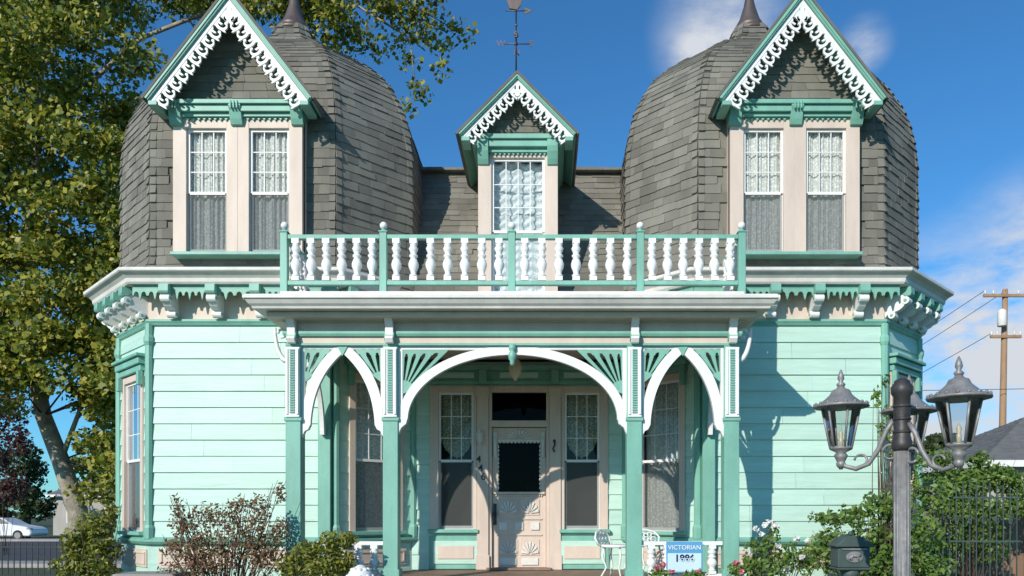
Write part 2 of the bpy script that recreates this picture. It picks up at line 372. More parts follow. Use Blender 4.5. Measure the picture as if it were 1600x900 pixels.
def tower(cx,inner):
    W=[(cx-HW,4.5),(cx-HW,CHX),(cx-HF,0),(cx+HF,0),(cx+HW,CHX),(cx+HW,4.5)]
    for i in range(5):
        p0,p1=W[i],W[i+1]; M=fM(p0,p1); L=math.dist(p0,p1); mb=MB(M)
        hole=[(.30,1.03,1.36,3.60)] if i in (1,3) else []
        siding(mb,L,1.28,4.36,hole); mb.build('siding_wall',MINT,house,recalc=False)
        mb=MB(M); mb.box(0,L,.0,.03,.1,1.2,0)
        npan=max(1,round(L/1.3)); 
        for k in range(npan):
            a=L*k/npan+.12; b=L*(k+1)/npan-.12
            mb.box(a,b,-.02,-.002,.84,1.1,1)
            for q in ((a+.04,b-.04,.88,.9),(a+.04,b-.04,1.04,1.06)): mb.box(q[0],q[1],-.034,-.021,q[2],q[3],1)
            for q in ((a+.04,a+.06),(b-.06,b-.04)): mb.box(q[0],q[1],-.034,-.021,.901,1.039,1)
        mb.build('base_panel',[MINT,BEIGE],house)
        if hole:
            window(M,.30,1.03,1.36,3.60,0,zm=2.42)
            mb=MB(M)
            mb.box(.17,1.16,-.09,.0,3.71,3.80);mb.box(.13,1.20,-.13,.0,3.802,3.90);mb.box(.09,1.24,-.17,.0,3.902,3.95)
            for q in (.17,1.08): mb.box(q,q+.08,-.12,-.05,3.5,3.71)
            mb.build('window_hood',TEAL,house,bevel=.008)
    for i in range(1,5):
        n=offp(W,.02)[i]; mb=MB()
        mb.lathe([(.055,1.28),(.055,4.36)],(n[0],n[1],0),8,0,False); mb.lathe([(.075,1.26),(.075,1.42),(.058,1.46)],(n[0],n[1],0),8,0,False); mb.lathe([(.058,4.05),(.075,4.1),(.075,4.16),(.058,4.2)],(n[0],n[1],0),8,0,False)
        mb.build('corner_post',TEAL,house)
    mb=MB(); sweep(mb,W,[(0,1.18),(.06,1.18),(.09,1.22),(.09,1.25),(.03,1.285),(0,1.285)]); mb.build('water_table',TEAL,house)
    mid=lambda a,b,t:(a[0]+(b[0]-a[0])*t,a[1]+(b[1]-a[1])*t)
    if inner>0: P=W[:4]+[mid(W[3],W[4],.62)]
    else: P=[mid(W[1],W[2],.38)]+W[2:]
    mb=MB(); sweep(mb,W,[(0,4.34),(.035,4.34),(.05,4.37),(.065,4.39),(.065,4.42),(.02,4.43),(0,4.43)]); mb.build('belt_moulding',TEAL,house)
    mb=MB(); sweep(mb,W,[(-.02,4.43),(.018,4.43),(.018,5.0),(-.02,5.0)]); mb.build('frieze',BEIGE,house)
    mb=MB(); sweep(mb,P,[(0,4.845),(.34,4.845),(.36,4.87),(.37,4.92),(.41,4.96),(.46,4.985),(.475,5.0),(.475,5.04),(0,5.075)]); mb.build('cornice',DIRTYW,house)
    for i in range(len(P)-1):
        M=fM(P[i],P[i+1]); L=math.dist(P[i],P[i+1])
        if L>3: us=[.15+.62*k for k in range(5)] if (i==0) else [.1+.62*k for k in range(5)]
        elif L>2: us=[.37,1.02,1.64,2.27]
        elif L>1: us=[.08,.48,.87,1.25]
        else: us=[.08,.5]
        if L>3 and i==0: us=[L-u for u in us]; us.sort()
        for u in us: place_bracket(M,u)
        mb=MB(M); e=.11
        ed=sorted([-e-.0]+us+[L+e])
        for a,b in zip(ed,ed[1:]):
            if b-a>.25: fringe(mb,a+(.06 if a>0 else 0),b-(.06 if b<L else 0),-.27)
        mb.build('scalloped_fringe',TEAL,house)
    cy=HW; shp=[(-HW,-HW+CHX),(-HF,-HW),(HF,-HW),(HW,-HW+CHX),(HW,HW-CHX),(HF,HW),(-HF,HW),(-HW,HW-CHX)]
    base=MB(); vs=[];K=len(ZP)
    for z,r in ZP:
        for x,y in shp: vs.append((cx+x*r*.995,cy+y*r*.995,z))
    base.add(vs,[(i*8+j,i*8+(j+1)%8,(i+1)*8+(j+1)%8,(i+1)*8+j) for i in range(K-1) for j in range(8)]+[tuple(range((K-1)*8,K*8))])
    def skip(c): return c.y<.6 and abs(c.x-cx)<.93 and 5.25<c.z<7.5
    def cur(j): return [(cx+shp[j][0]*r,cy+shp[j][1]*r,z) for z,r in ZP]
    for j in (7,0,1,2,3): shingles(base,cur(j),cur((j+1)%8),skip=skip)
    for j in (0,1,2,3):
        c=[Vector(p) for p in cur(j)]; nx=[Vector(p) for p in cur((j+1)%8)]; pv=[Vector(p) for p in cur((j-1)%8)]
        def off(A,B): return [a+(b-a).normalized()*min(.09,(b-a).length*.4) for a,b in zip(A,B)]
        shingles(base,c,off(c,nx),lift=.028,wr=(.3,.4)); shingles(base,off(c,pv),c,lift=.028,wr=(.3,.4))
    base.build('domed_roof',SHING,house,recalc=False)
    sp=MB(); sp.lathe([(.34,-.10),(.30,-.02),(.25,.0),(.27,.03),(.24,.07),(.17,.2),(.10,.42),(.04,.72),(.004,.86)],(cx,cy,10.02),20); sp.build('spire',COPPER,house)
    y=-.15; M=Matrix.Translation((cx,0,0))
    for sg in (-1,1):
        a,b=(-.73,-.16) if sg<0 else (.16,.73)
        window(M,a,b,5.34,7.10,y,cl=(.19 if sg<0 else .16),cr=(.16 if sg<0 else .19),ct=.14,zm=6.19,depth=.16,sill=False)
    mb=MB(M); mb.box(-.95,.95,-.23,.02,5.295,5.34); mb.build('dormer_sill',TEAL,house,bevel=.006)
    for q in (-.92,.90): mb=MB(M); mb.box(q,q+.02,-.14,.1,5.34,7.24); mb.build('dormer_cheek',BEIGE,house)
    mb=MB(M); mb.box(-.93,.93,-.25,.4,7.24,7.29,0); mb.box(-.94,.94,-.30,.4,7.292,7.38,0); mb.box(-.97,.97,-.34,.4,7.382,7.44,0)
    for q in (-.86,0,.86):
        mb.prism([(-.19,7.12),(-.24,7.13),(-.27,7.2),(-.30,7.3),(-.33,7.36),(-.33,7.42),(-.19,7.42)],'x',q-.085,q+.085,0)
        for t in (-.045,0,.045): mb.box(q+t-.01,q+t+.01,-.355,-.325,7.31,7.42,0)
    for k in range(23):
        q=-.85+k*.0773
        if min(abs(q-t) for t in (-.86,0,.86))>.12: mb.prism([(q-.03,7.235),(q+.03,7.235),(q,7.19)],'y',-.225,-.2,0)
    mb.build('dormer_entablature',TEAL,house,bevel=.004)
    ngable(cx,-.13,-.5,1.14,7.37,8.84,1.7,7.44)
tower(-TC,1); tower(TC,-1)
mr=MB(); mr.add([(-2.0,.56,4.40),(2.0,.56,4.40),(2.0,2.16,7.5),(-2.0,2.16,7.5),(-2.0,4.5,7.5),(2.0,4.5,7.5)],[(0,1,2,3),(3,2,5,4)])
shingles(mr,[(-1.95,.54,4.40),(-1.95,2.15,7.5)],[(1.95,.54,4.40),(1.95,2.15,7.5)],skip=lambda c:abs(c.x)<.6 and c.z<7.1)
x=-1.9
while x<1.9: mr.box(x,x+.27,2.0,2.3,7.49,7.53+random.uniform(0,.01)); x+=.275
mr.build('middle_roof',SHING,house,recalc=False)
rb=MB(); rb.box(-5.7,5.7,4.4,12,.1,5.0,0); rb.build('rear_wall',MINT,house)
rb=MB(); rb.add([(-6.1,4.0,5.0),(6.1,4.0,5.0),(6.1,12.4,5.0),(-6.1,12.4,5.0),(-4.6,5.4,7.35),(4.6,5.4,7.35),(4.6,11,7.35),(-4.6,11,7.35)],[(0,1,5,4),(1,2,6,5),(2,3,7,6),(3,0,4,7),(4,5,6,7),(0,3,2,1)]); rb.build('rear_roof',SHING,house)
M=Matrix.Identity(4)
window(M,-.40,.40,4.5,6.98,.5,cl=.2,cr=.2,ct=.06,grid=(4,3),zm=5.88,depth=.3,style='swag',screen=False,sill=False,lcur=SHEER)
for a,b in ((-.6,-.57),(.57,.6)): mb=MB(); mb.box(a,b,.52,2.3,4.4,7.2,0); mb.build('dormer_cheek',BEIGE,house)
mb=MB(); mb.box(-.62,.62,.40,2.0,7.04,7.1); mb.box(-.66,.66,.34,2.0,7.102,7.2); mb.box(-.7,.7,.3,2.0,7.202,7.27)
for q in (-.52,.52):
    mb.prism([(.45,6.86),(.42,6.87),(.38,6.93),(.33,7.03),(.31,7.1),(.31,7.2),(.45,7.2)],'x',q-.08,q+.08)
for k in range(13): mb.prism([(-.4+k*.0667-.026,7.04),(-.4+k*.0667+.026,7.04),(-.4+k*.0667,6.995)],'y',.42,.45)
mb.build('dormer_entablature',TEAL,house,bevel=.004)
ngable(0,.48,.2,.85,7.22,8.08,2.6,7.27)
wv=MB(); wv.tube([(-.03,.5,8.0),(-.03,.5,9.62)],.012,8); wv.lathe([(.05,0),(.03,.05),(.012,.2)],(-.03,.5,8.05)); 
wvo=wv.build('weather_vane',IRON,house)
m=MB(); m.tube([(-.24,.5,8.72),(.18,.5,8.72)],.009,6); m.tube([(-.03,.29,8.72),(-.03,.71,8.72)],.009,6); m.ball((-.03,.5,8.72),.03); m.ball((-.03,.5,8.85),.038); m.ball((-.03,.5,9.0),.022); m.build('compass_arm',COPPER,wvo)
for ch,x,y in (('W',-.26,.5),('E',.2,.5),('N',-.03,.73),('S',-.03,.27)):
    text_obj(ch,.13,Matrix.Translation((x,y,8.72)),COPPER,wvo,'compass_letter',.005)
m=MB(); m.tube([(-.2,.5,9.22),(.14,.5,9.22)],.009,6); m.prism([(.1,9.17),(.22,9.22),(.1,9.27)],'y',.495,.505)
m.prism([(-.13,9.25),(-.02,9.23),(.04,9.3),(.07,9.42),(.1,9.45),(.065,9.49),(.03,9.52),(.0,9.46),(-.03,9.38),(-.08,9.42),(-.13,9.5),(-.18,9.48),(-.17,9.36)],'y',.485,.515); m.build('rooster',COPPER,wvo)
# ---------------- entrance wall ----------------
ME=Matrix.Translation((0,CHX,0))
WX0,WX1,WZ0,WZ1=.71,1.26,1.38,3.52
mb=MB(ME); siding(mb,1.68,.75,4.0,[(-WX1,-WX0,WZ0,WZ1),(WX0,WX1,WZ0,WZ1),(-.47,.47,.7,3.56)],u0=-1.68); mb.build('siding_wall',MINT,house,recalc=False)
for sg in (-1,1):
    a,b=(-WX1,-WX0) if sg<0 else (WX0,WX1)
    window(ME,a,b,WZ0,WZ1,0,cl=.13 if sg<0 else .05,cr=.05 if sg<0 else .13,ct=.1,zm=2.45,style='valance',lcur=LACED)
    mb=MB(ME); c=(a+b)/2; mb.box(c-.42,c+.42,-.05,-.03,.76,1.28,0); mb.box(c-.36,c+.36,-.07,-.051,.84,1.2,1); mb.box(c-.28,c+.28,-.085,-.071,.92,1.12,2)
    mb.build('apron_panel',[TEAL,MINT,BEIGE],house,bevel=.004)
    mb=MB(ME); x0,x1=(-.655,-.475) if sg<0 else (.475,.655); mb.box(x0,x1,-.075,.05,.75,3.62); mb.box(x0-.015,x1+.015,-.09,-.076,.75,.98); mb.box(x0-.012,x1+.012,-.088,-.076,3.45,3.6)
    mb.build('pilaster',BEIGE,house,bevel=.004)
mb=MB(ME); mb.box(-1.66,1.66,-.08,0,3.64,3.70,0); mb.box(-1.66,1.66,-.05,0,3.70,3.86,0); mb.box(-1.66,1.66,-.13,0,3.86,3.93,0)
for q in (-.56,.56): mb.box(q-.06,q+.06,-.15,-.051,3.66,3.859,0)
for q in (-1.0,0,1.0): mb.box(q-.3,q+.3,-.065,-.051,3.74,3.83,1)
mb.build('entrance_entablature',[TEAL,MINT],house,bevel=.004)
mb=MB(ME); mb.box(-.474,.474,-.05,.06,2.98,3.08); mb.box(-.474,.474,-.05,.06,3.52,3.62)
for q in (-.474,.424): mb.box(q,q+.05,-.04,.06,3.081,3.519); mb.box(q,q+.05,-.04,.06,.75,2.979)
tr=mb.build('door_frame',BEIGE,house,bevel=.004)
mb=MB(ME); mb.add([(-.42,.02,3.08),(.42,.02,3.08),(.42,.02,3.52),(-.42,.02,3.52)],[(0,1,2,3)]); mb.build('transom_pane',DGLASS,tr)
mb=MB(ME); mb.box(-.45,.45,.25,.26,3.0,3.6); mb.build('transom_dark_backing',DARK,tr)  # dark slab behind the transom, interior gloom put into its colour
mb=MB(ME); y=.02
mb.box(-.42,-.33,y,y+.045,.78,2.97);mb.box(.33,.42,y,y+.045,.78,2.97);mb.box(-.33,.33,y,y+.045,2.76,2.97);mb.box(-.33,.33,y,y+.045,.78,1.95)
mb.box(-.40,.40,y-.05,y,1.93,1.965,0)
for k in range(22): mb.box(-.37+k*.034,-.352+k*.034,y-.03,y,1.895,1.925,1)
# scalloped trim around the glass
for k in range(11):
    x=-.30+k*.06; mb.prism([(x+.029*math.cos(math.pi*i/6),2.76-.03*math.sin(math.pi*i/6)) for i in range(7)],'y',y-.012,y+.02,1)
mb.box(-.335,.335,y-.014,y,2.76,2.785,1)
for k in range(11):
    for s_ in (-1,1):
        z=2.03+k*.065; mb.prism([(s_*(.335-.022*math.sin(math.pi*i/6)),z+.028*math.cos(math.pi*i/6)) for i in range(7)],'y',y-.012,y+.02,1)
def fan(mb,cx,cz,w,h,y,mi,n=9):
    for k in range(n):
        a0=math.pi*(k+.18)/n; a1=math.pi*(k+.82)/n
        mb.prism([(cx+w*.15*math.cos(a0),cz+h*.15*math.sin(a0)),(cx+w*math.cos(a0),cz+h*math.sin(a0)),(cx+w*1.04*math.cos((a0+a1)/2),cz+h*1.04*math.sin((a0+a1)/2)),(cx+w*math.cos(a1),cz+h*math.sin(a1)),(cx+w*.15*math.cos(a1),cz+h*.15*math.sin(a1))],'y',y-.022,y,mi)
fan(mb,0,2.80,.18,.13,y,1)
for sg in (-1,1):
    mb.box(sg*.375-.03,sg*.375+.03,y-.03,y-.001,2.5,2.9,1); mb.lathe([(.02,0),(.03,.05),(.015,.1),(.03,.16),(.02,.3)],(sg*.375,y-.04,2.52),8,1)
    mb.box(sg*.17-.15,sg*.17+.15,y-.012,y-.001,1.60,1.85,0); fan(mb,sg*.17,1.63,.135,.19,y-.012,1,7)
    mb.box(sg*.17-.15,sg*.17+.15,y-.012,y-.001,.97,1.22,0); fan(mb,sg*.17,.99,.13,.19,y-.012,1,7)
    mb.box(sg*.17-.13,sg*.17+.13,y-.022,y-.001,.82,.93,1)
for q in (-.25,0,.25): mb.box(q-.065,q+.065,y-.024,y-.001,1.37,1.49,1); 
mb.box(-.36,.36,y-.02,y-.001,1.53,1.55,0); mb.box(-.36,.36,y-.02,y-.001,1.28,1.30,0)
dr=mb.build('front_door',[BEIGE,DIRTYW],house,bevel=.003)
mb=MB(ME); mb.add([(-.33,y+.03,1.95),(.33,y+.03,1.95),(.33,y+.03,2.76),(-.33,y+.03,2.76)],[(0,1,2,3)]); mb.build('door_glass',DGLASS,dr)
mb=MB(ME); mb.add([(-.4,y+.2,1.9),(.4,y+.2,1.9),(.4,y+.2,2.8),(-.4,y+.2,2.8)],[(0,1,2,3)]); mb.build('door_dark_backing',DARK,dr)  # near-black sheet painted as the unlit hall behind the door glass
mb=MB(ME); mb.box(-.405,-.355,y-.02,y-.002,1.45,1.78); mb.ball((-.38,y-.06,1.62),.035); mb.tube([(-.38,y-.06,1.62),(-.38,y,1.62)],.012,8); mb.build('door_handle',IRON,dr)
mb=MB(ME); mb.box(-.5,.5,-.2,.1,.752,.785); mb.build('threshold',FLOORM,house)
for ch,px,py in (('4',748,718),('4',751,731.5),('6',755,745)):
    p=at(px,py,CHX-.0785); text_obj(ch,.155,Matrix.Translation(p),IRON,house,'house_number',.002,.002)
def sconce(x,z,h,m):
    b=MB(Matrix.Translation((x,CHX-.08,z))); b.lathe([(.02,-.02),(.03,0),(.045,.02),(.05,.08),(.045,.12),(.06,.13),(.03,.18),(.008,.22)],(0,-.07,0),8,0,False); b.box(-.02,.02,-.02,0,-.05,.12); b.tube([(0,-.01,-.03),(0,-.07,-.02)],.008,6)
    b.build('wall_lantern',m,house)
p=at(750,692,CHX-.1); sconce(p.x,p.z,.2,DIRTYW)
mb=MB(ME); q=at(866,698,CHX-.1); mb.tube([(q.x,-.1,q.z-.08),(q.x-.02,-.13,q.z-.03),(q.x+.01,-.13,q.z+.03),(q.x,-.1,q.z+.08)],.013,8); mb.ball((q.x,-.12,q.z+.09),.022); mb.build('door_ornament',IRON,house)
# ---------------- porch ----------------
PY=-1.4
mb=MB(); mb.prism([(-2.95,-1.72),(2.95,-1.72),(2.95,-.05),(2.55,-.05),(1.6,.9),(-1.6,.9),(-2.55,-.05),(-2.95,-.05)],'z',.62,.745); mb.build('porch_floor',FLOORM,house)
for a,b in ((-2.9,-.9),(.9,2.9)): mb=MB(); mb.box(a,b,-1.68,-1.6,.05,.619); mb.build('porch_skirt',MINT,house)
mb=MB()
for k in range(3): mb.box(-.9,.9,-1.72-.3*(k+1),-1.72-.3*k+.02,.05,.56-.17*k)
mb.build('porch_step',CONC,house,bevel=.01)
mb=MB(); mb.prism([(-3.0,-1.72),(3.0,-1.72),(3.0,-.04),(2.6,-.04),(1.66,.9),(-1.66,.9),(-2.6,-.04),(-3.0,-.04)],'z',4.03,4.09); mb.build('porch_ceiling',BEIGE,house)
path=[(-2.76,-.03),(-2.76,PY-.1),(2.76,PY-.1),(2.76,-.03)]
mb=MB(); 
sweep(mb,path,[(.0,4.095),(.36,4.095),(.37,4.12),(.40,4.145),(.43,4.19),(.45,4.20),(.45,4.235),(.0,4.235)],0)
mb.build('porch_cornice',DIRTYW,house)
mb=MB(); sweep(mb,path,[(.0,4.237),(.435,4.237),(.435,4.25),(.0,4.36)],0); mb.prism([(-2.9,PY-.12),(2.9,PY-.12),(2.9,-.04),(2.6,-.04),(1.66,.9),(-1.66,.9),(-2.6,-.04),(-2.9,-.04)],'z',4.2,4.40); mb.build('porch_roof',DIRTYW,house)
mb=MB(); c=[(-2.75,-.04),(-2.75,PY),(2.75,PY),(2.75,-.04)]
sweep(mb,c,[(-.08,3.76),(.08,3.76),(.08,4.1),(-.08,4.1)],0); sweep(mb,c,[(.081,3.84),(.11,3.84),(.125,3.87),(.125,3.9),(.081,3.9)],1); sweep(mb,c,[(-.09,3.73),(.095,3.73),(.095,3.758),(-.09,3.758)],1)
sweep(mb,c,[(.081,4.02),(.12,4.02),(.15,4.07),(.081,4.07)],2)
mb.build('porch_beam',[BEIGE,TEAL,DIRTYW],house)
posts=[-2.75,-1.53,1.53,2.75]
def porch_post(x):
    mb=MB(Matrix.Translation((x,PY,0))); mb.box(-.095,.095,-.095,.095,.745,3.73,0); mb.box(-.115,.115,-.115,.115,.746,.92,0); mb.box(-.11,.11,-.11,.11,2.78,2.83,0)
    mb.build('porch_post',TEAL,house,bevel=.006)
    mb=MB(Matrix.Translation((x,PY,0))); mb.box(-.085,.085,-.125,-.097,2.83,3.70,0)
    for s in (-1,1):
        mb.box(s*.065-.012,s*.065+.012,-.14,-.126,2.86,3.68,0)
    for k in range(26): mb.box(-.03,.03,-.142,-.1255,2.88+k*.031,2.898+k*.031,1)
    mb.build('post_panel',[WHITE,TEAL],house)
    mb=MB(Matrix.Translation((x,PY,0))); mb.prism([(-.12,3.74),(-.17,3.75),(-.2,3.8),(-.175,3.86),(-.18,3.94),(-.22,4.0),(-.26,4.03),(-.26,4.09),(-.1,4.09)],'x',-.05,.05,0)
    mb.prism([(-.12,3.76),(-.175,3.79),(-.19,3.83),(-.16,3.88),(-.12,3.9)],'x',-.062,.062,1); mb.box(-.07,.07,-.275,-.1,4.04,4.091,1)
    mb.build('porch_bracket',[WHITE,TEAL],house,bevel=.004)
for x in posts: porch_post(x)
for x in (-2.75,2.75):
    mb=MB(); mb.box(x-.09,x+.09,-.14,-.03,.745,3.75); mb.build('wall_post',TEAL,house,bevel=.006)
    mb=MB(); a=-1 if x<0 else 1
    pts=[(x+a*(.10+.16*math.sin(t*math.pi/2)),PY,3.55+.42*(1-math.cos(t*math.pi/2))) for t in [i/8 for i in range(9)]]
    mb.tube(pts,[.03,.035,.035,.03,.03,.028,.026,.024,.02],6); mb.tube([(x+a*(.17+.05*math.cos(q)),PY,3.9+.05*math.sin(q)) for q in [i*.5 for i in range(11)]],.018,6)
    mb.build('side_scroll',WHITE,house)
def ell(t,a,b,z): return (a*math.cos(t),z+b*math.sin(t))
ts=[math.pi*i/48 for i in range(49)]
mb=MB(); zc=2.80
outer=[ell(t,1.435,.93,zc) for t in ts]; inner=[ell(t,1.32,.82,zc) for t in ts]
outer=[(x,min(z,3.725)) for x,z in outer]
mb.ring(inner,outer,PY-.06,PY+.02)
mb.box(-1.435,1.435,PY-.05,PY+.02,3.685,3.729); 
for s in (-1,1):
    mb.box(s*1.41-.025,s*1.41+.025,PY-.055,PY+.015,2.80,3.684)
    mb.prism([(s*1.435,2.62),(s*1.435,2.82),(s*1.32,2.82),(s*1.34,2.75),(s*1.40,2.70)],'y',PY-.07,PY+.03); mb.ball((s*1.37,PY-.02,2.77),.04)
mb.build('porch_arch',WHITE,house)
def spandrel(cx,cz,sg,inside,ztop,n,a0,a1,gap,hub,rim,name='fan_spandrel'):
    mb=MB(); K=n*12; y0,y1=PY-.045,PY-.012
    def end(a):
        r=.05
        while r<1.6:
            x=cx+sg*r*math.cos(a); z=cz+r*math.sin(a)
            if z>ztop or inside(x,z): break
            r+=.006
        return r
    P=lambda r,a:(cx+sg*r*math.cos(a),cz+r*math.sin(a))
    for i in range(K):
        A,B=a0+(a1-a0)*i/K,a0+(a1-a0)*(i+1)/K; rA,rB=end(A),end(B); c=((i+.5)/12)%1
        if abs(c-.5)<gap/2 and min(rA,rB)-rim>hub+.03:
            d=abs(c-.5)/(gap/2); rr=rim+.06*d**3
            mb.prism([P(0.005,A),P(hub,A),P(hub,B),P(0.005,B)],'y',y0,y1)
            mb.prism([P(rA-rr,A),P(rA,A),P(rB,B),P(rB-rr,B)],'y',y0,y1)
        else: mb.prism([P(.005,A),P(rA,A),P(rB,B),P(.005,B)],'y',y0,y1)
    mb.build(name,TEAL,house)
inE=lambda x,z:(x/1.43)**2+((z-zc)/.925)**2<1
for s in (-1,1): spandrel(s*1.385,3.13,-s,inE,3.69,6,R(22),R(90),.5,.17,.06)
for s in (-1,1):
    c=s*2.14; hw=.515; mb=MB()
    for q in (-1,1):
        inn=[];out=[]
        for i in range(17):
            t=i/16; bz=lambda p0,p1,p2:((1-t)**2*p0+2*t*(1-t)*p1+t*t*p2)
            inn.append((c+q*bz(hw-.11,hw-.14,.0),bz(2.74,3.32,3.64))); out.append((c+q*bz(hw-.005,hw+.0,.08),bz(2.74,3.38,3.728)))
        mb.ring(inn,out,PY-.055,PY+.01)
        mb.box(min(c+q*hw,c+q*(hw-.035)),max(c+q*hw,c+q*(hw-.035)),PY-.05,PY+.005,2.72,3.728)
        mb.prism([(c+q*hw,2.58),(c+q*hw,2.74),(c+q*(hw-.11),2.74),(c+q*(hw-.08),2.68),(c+q*(hw-.04),2.66)],'y',PY-.06,PY+.02)
    mb.box(c-hw+.036,c+hw-.036,PY-.045,PY+.0,3.69,3.727)
    mb.build('gothic_arch',WHITE,house)
    for q in (-1,1):
        def ing(x,z,q=q,c=c):
            u=(x-c)*q; best=0
            for i in range(17):
                t=i/16; zz=(1-t)**2*2.74+2*t*(1-t)*3.38+t*t*3.728
                if zz>=z: best=(1-t)**2*(hw-.005)+2*t*(1-t)*hw+t*t*.08; break
            return u<best
        spandrel(c+q*(hw-.04),3.28,-q,ing,3.69,3,R(40),R(92),.5,.13,.045)
    mb=MB(); mb.prism([(c-.07,3.73),(c+.07,3.73),(c+.0,3.6)],'y',PY-.07,PY-.056); mb.build('arch_keystone',TEAL,house)
    mb=MB(); x=s*2.75
    for q,yy in ((1,PY+.1),(-1,-.15)):
        for i in range(12):
            t0,t1=i/12,(i+1)/12
            f=lambda t,k:(yy+q*((1-t)**2*k+2*t*(1-t)*(k+.03)+t*t*(.56)),(1-t)**2*2.74+2*t*(1-t)*(3.3)+t*t*(3.66 if k else 3.73))
            a,b=f(t0,.09),f(t1,.09); c2,d2=f(t0,0),f(t1,0)
            mb.prism([a,b,(d2[0]-.0,d2[1]),(c2[0],c2[1])],'x',x-.03,x+.03)
    mb.build('side_arch',WHITE,house)
mb=MB(); mb.lathe([(.045,3.74),(.05,3.68),(.03,3.66),(.055,3.62),(.05,3.56),(.03,3.53),(.035,3.5),(.004,3.47)],(0,PY-.08,0),12); mb.build('arch_pendant',TEAL,house)
p=at(805,578,-.3); mb=MB(); mb.lathe([(.09,4.03),(.07,3.96),(.03,3.9),(.03,3.8)],(p.x,-.3,0),14,0); lm=mb.build('ceiling_lamp',BEIGE,house)
mb=MB(); mb.lathe([(.03,3.80),(.07,3.76),(.10,3.68),(.07,3.58),(.03,3.52),(.004,3.49)],(p.x,-.3,0),14,0); mb.build('lamp_shade',BULB,lm)
def baluster(h,k=1.):
    mb=MB(); q=h/.52; w=.028*k
    mb.box(-w,w,-w,w,0,.05*q)
    mb.lathe([(.022*k,.05*q),(.034*k,.07*q),(.02*k,.09*q),(.024*k,.12*q),(.038*k,.17*q),(.040*k,.21*q),(.03*k,.26*q),(.02*k,.285*q),(.033*k,.30*q),(.033*k,.32*q),(.02*k,.335*q),(.028*k,.365*q),(.037*k,.40*q),(.024*k,.44*q),(.031*k,.46*q)],(0,0,0),14)
    mb.box(-w,w,-w,w,.46*q,.52*q); return mb
B0=baluster(.53,1.62).build('baluster',WHITE,house); first=True
BY=-1.42; pxs=[-2.88,-1.63,-.01,1.61,2.89]
def putb(x,y,z=4.555):
    global first
    if first: B0.location=(x,y,z); first=False
    else: clone(B0,house,(x,y,z))
for (a,b),n in zip(zip(pxs,pxs[1:]),(6,7,7,6)):
    for k in range(n): putb(a+(b-a)*(k+.75)/(n+.5),BY)
for x in (-2.88,2.89):
    for y in (-1.22,-1.02,-.82,-.62): putb(x,y)
for x in pxs:
    mb=MB(Matrix.Translation((x,BY,0))); mb.box(-.045,.045,-.045,.045,4.38,5.16,0); mb.box(-.055,.055,-.055,.055,5.16,5.18,0); mb.lathe([(.05,5.18),(.03,5.2),(.025,5.215)],(0,0,0),12,0); mb.ball((0,0,5.255),.048,12,1)
    mb.build('balcony_post',[TEAL,WHITE],house,bevel=.005)
for z0,z1 in ((5.08,5.135),(4.50,4.555)):
    for a,b in zip(pxs,pxs[1:]): mb=MB(); mb.box(a+.046,b-.046,BY-.035,BY+.035,z0,z1); mb.build('balcony_rail',TEAL,house,bevel=.005)
    for x in (-2.88,2.89): mb=MB(); mb.box(x-.035,x+.035,BY+.046,-.5,z0,z1); mb.build('balcony_rail',TEAL,house,bevel=.005)
PB=baluster(.36,1.6).build('baluster',WHITE,house,loc=(-2.45,PY,.86)); 
for s in (-1,1):
    for k,x in enumerate((1.75,1.95,2.14,2.33,2.52)):
        if s==-1 and k==4: continue
        clone(PB,house,(s*x,PY,.86))
    for z0,z1,w in ((1.22,1.27,.04),(.82,.86,.03)): mb=MB(); mb.box(min(s*1.63,s*2.65),max(s*1.63,s*2.65),PY-w,PY+w,z0,z1); mb.build('porch_rail',WHITE,house,bevel=.005)
# ---------------- sign ----------------
sg=thing('house_sign','blue sign reading VICTORIAN 1886 on the porch rail, right of the steps','sign',(2.15,-1.52,.86))
mb=MB(); mb.box(-.225,.225,-.012,.012,.02,.41,0); mb.box(-.21,.21,-.016,-.0125,.035,.265,1); mb.build('board',[SIGNB,SIGNT],sg,bevel=.004)
text_obj('VICTORIAN',.078,Matrix.Translation((0,-.018,.335)),WHITE,sg,'lettering',.003,.0005)
text_obj('1886',.125,Matrix.Translation((0,-.02,.20)),NAVY,sg,'number',.003,.003)
# ---------------- garden chairs ----------------
def chair(x,y,rz,label):
    t=thing('garden_chair',label,'chair',(x,y,.748),'white lacy chairs on the porch'); t.rotation_euler=(0,0,rz)
    m=MB(); m.lathe([(.2,.42),(.21,.43),(.21,.445),(.2,.455)],(0,0,0),20); m.build('seat',WHITE,t)
    for a in (45,135,225,315):
        c,s_=math.cos(R(a)),math.sin(R(a)); m=MB(); m.tube([(.16*c,.16*s_,.42),(.19*c,.19*s_,.3),(.13*c,.13*s_,.15),(.22*c,.22*s_,.0)],.013,6); m.build('leg',WHITE,t)
    m=MB(); m.tube([(-.19,.15,.44),(-.22,.2,.54),(-.15,.22,.62),(0,.23,.65),(.15,.22,.62),(.22,.2,.54),(.19,.15,.44)],.014,8)
    for k in range(6):
        xx=-.13+.052*k
        m.tube([(xx+.04*math.cos(q),.2,.49+.02*(k%2)+.035*math.sin(q)) for q in [i*.6 for i in range(11)]],.008,5)
        m.tube([(xx+.035*math.cos(q),.21,.565+.015*((k+1)%2)+.03*math.sin(q)) for q in [i*.6 for i in range(11)]],.008,5)
    m.build('backrest',WHITE,t)
chair(1.36,-.75,R(60),'white lacy metal garden chair just right of the steps, beside the inner porch post')
chair(1.86,-.35,R(10),'white lacy metal garden chair behind the blue sign')
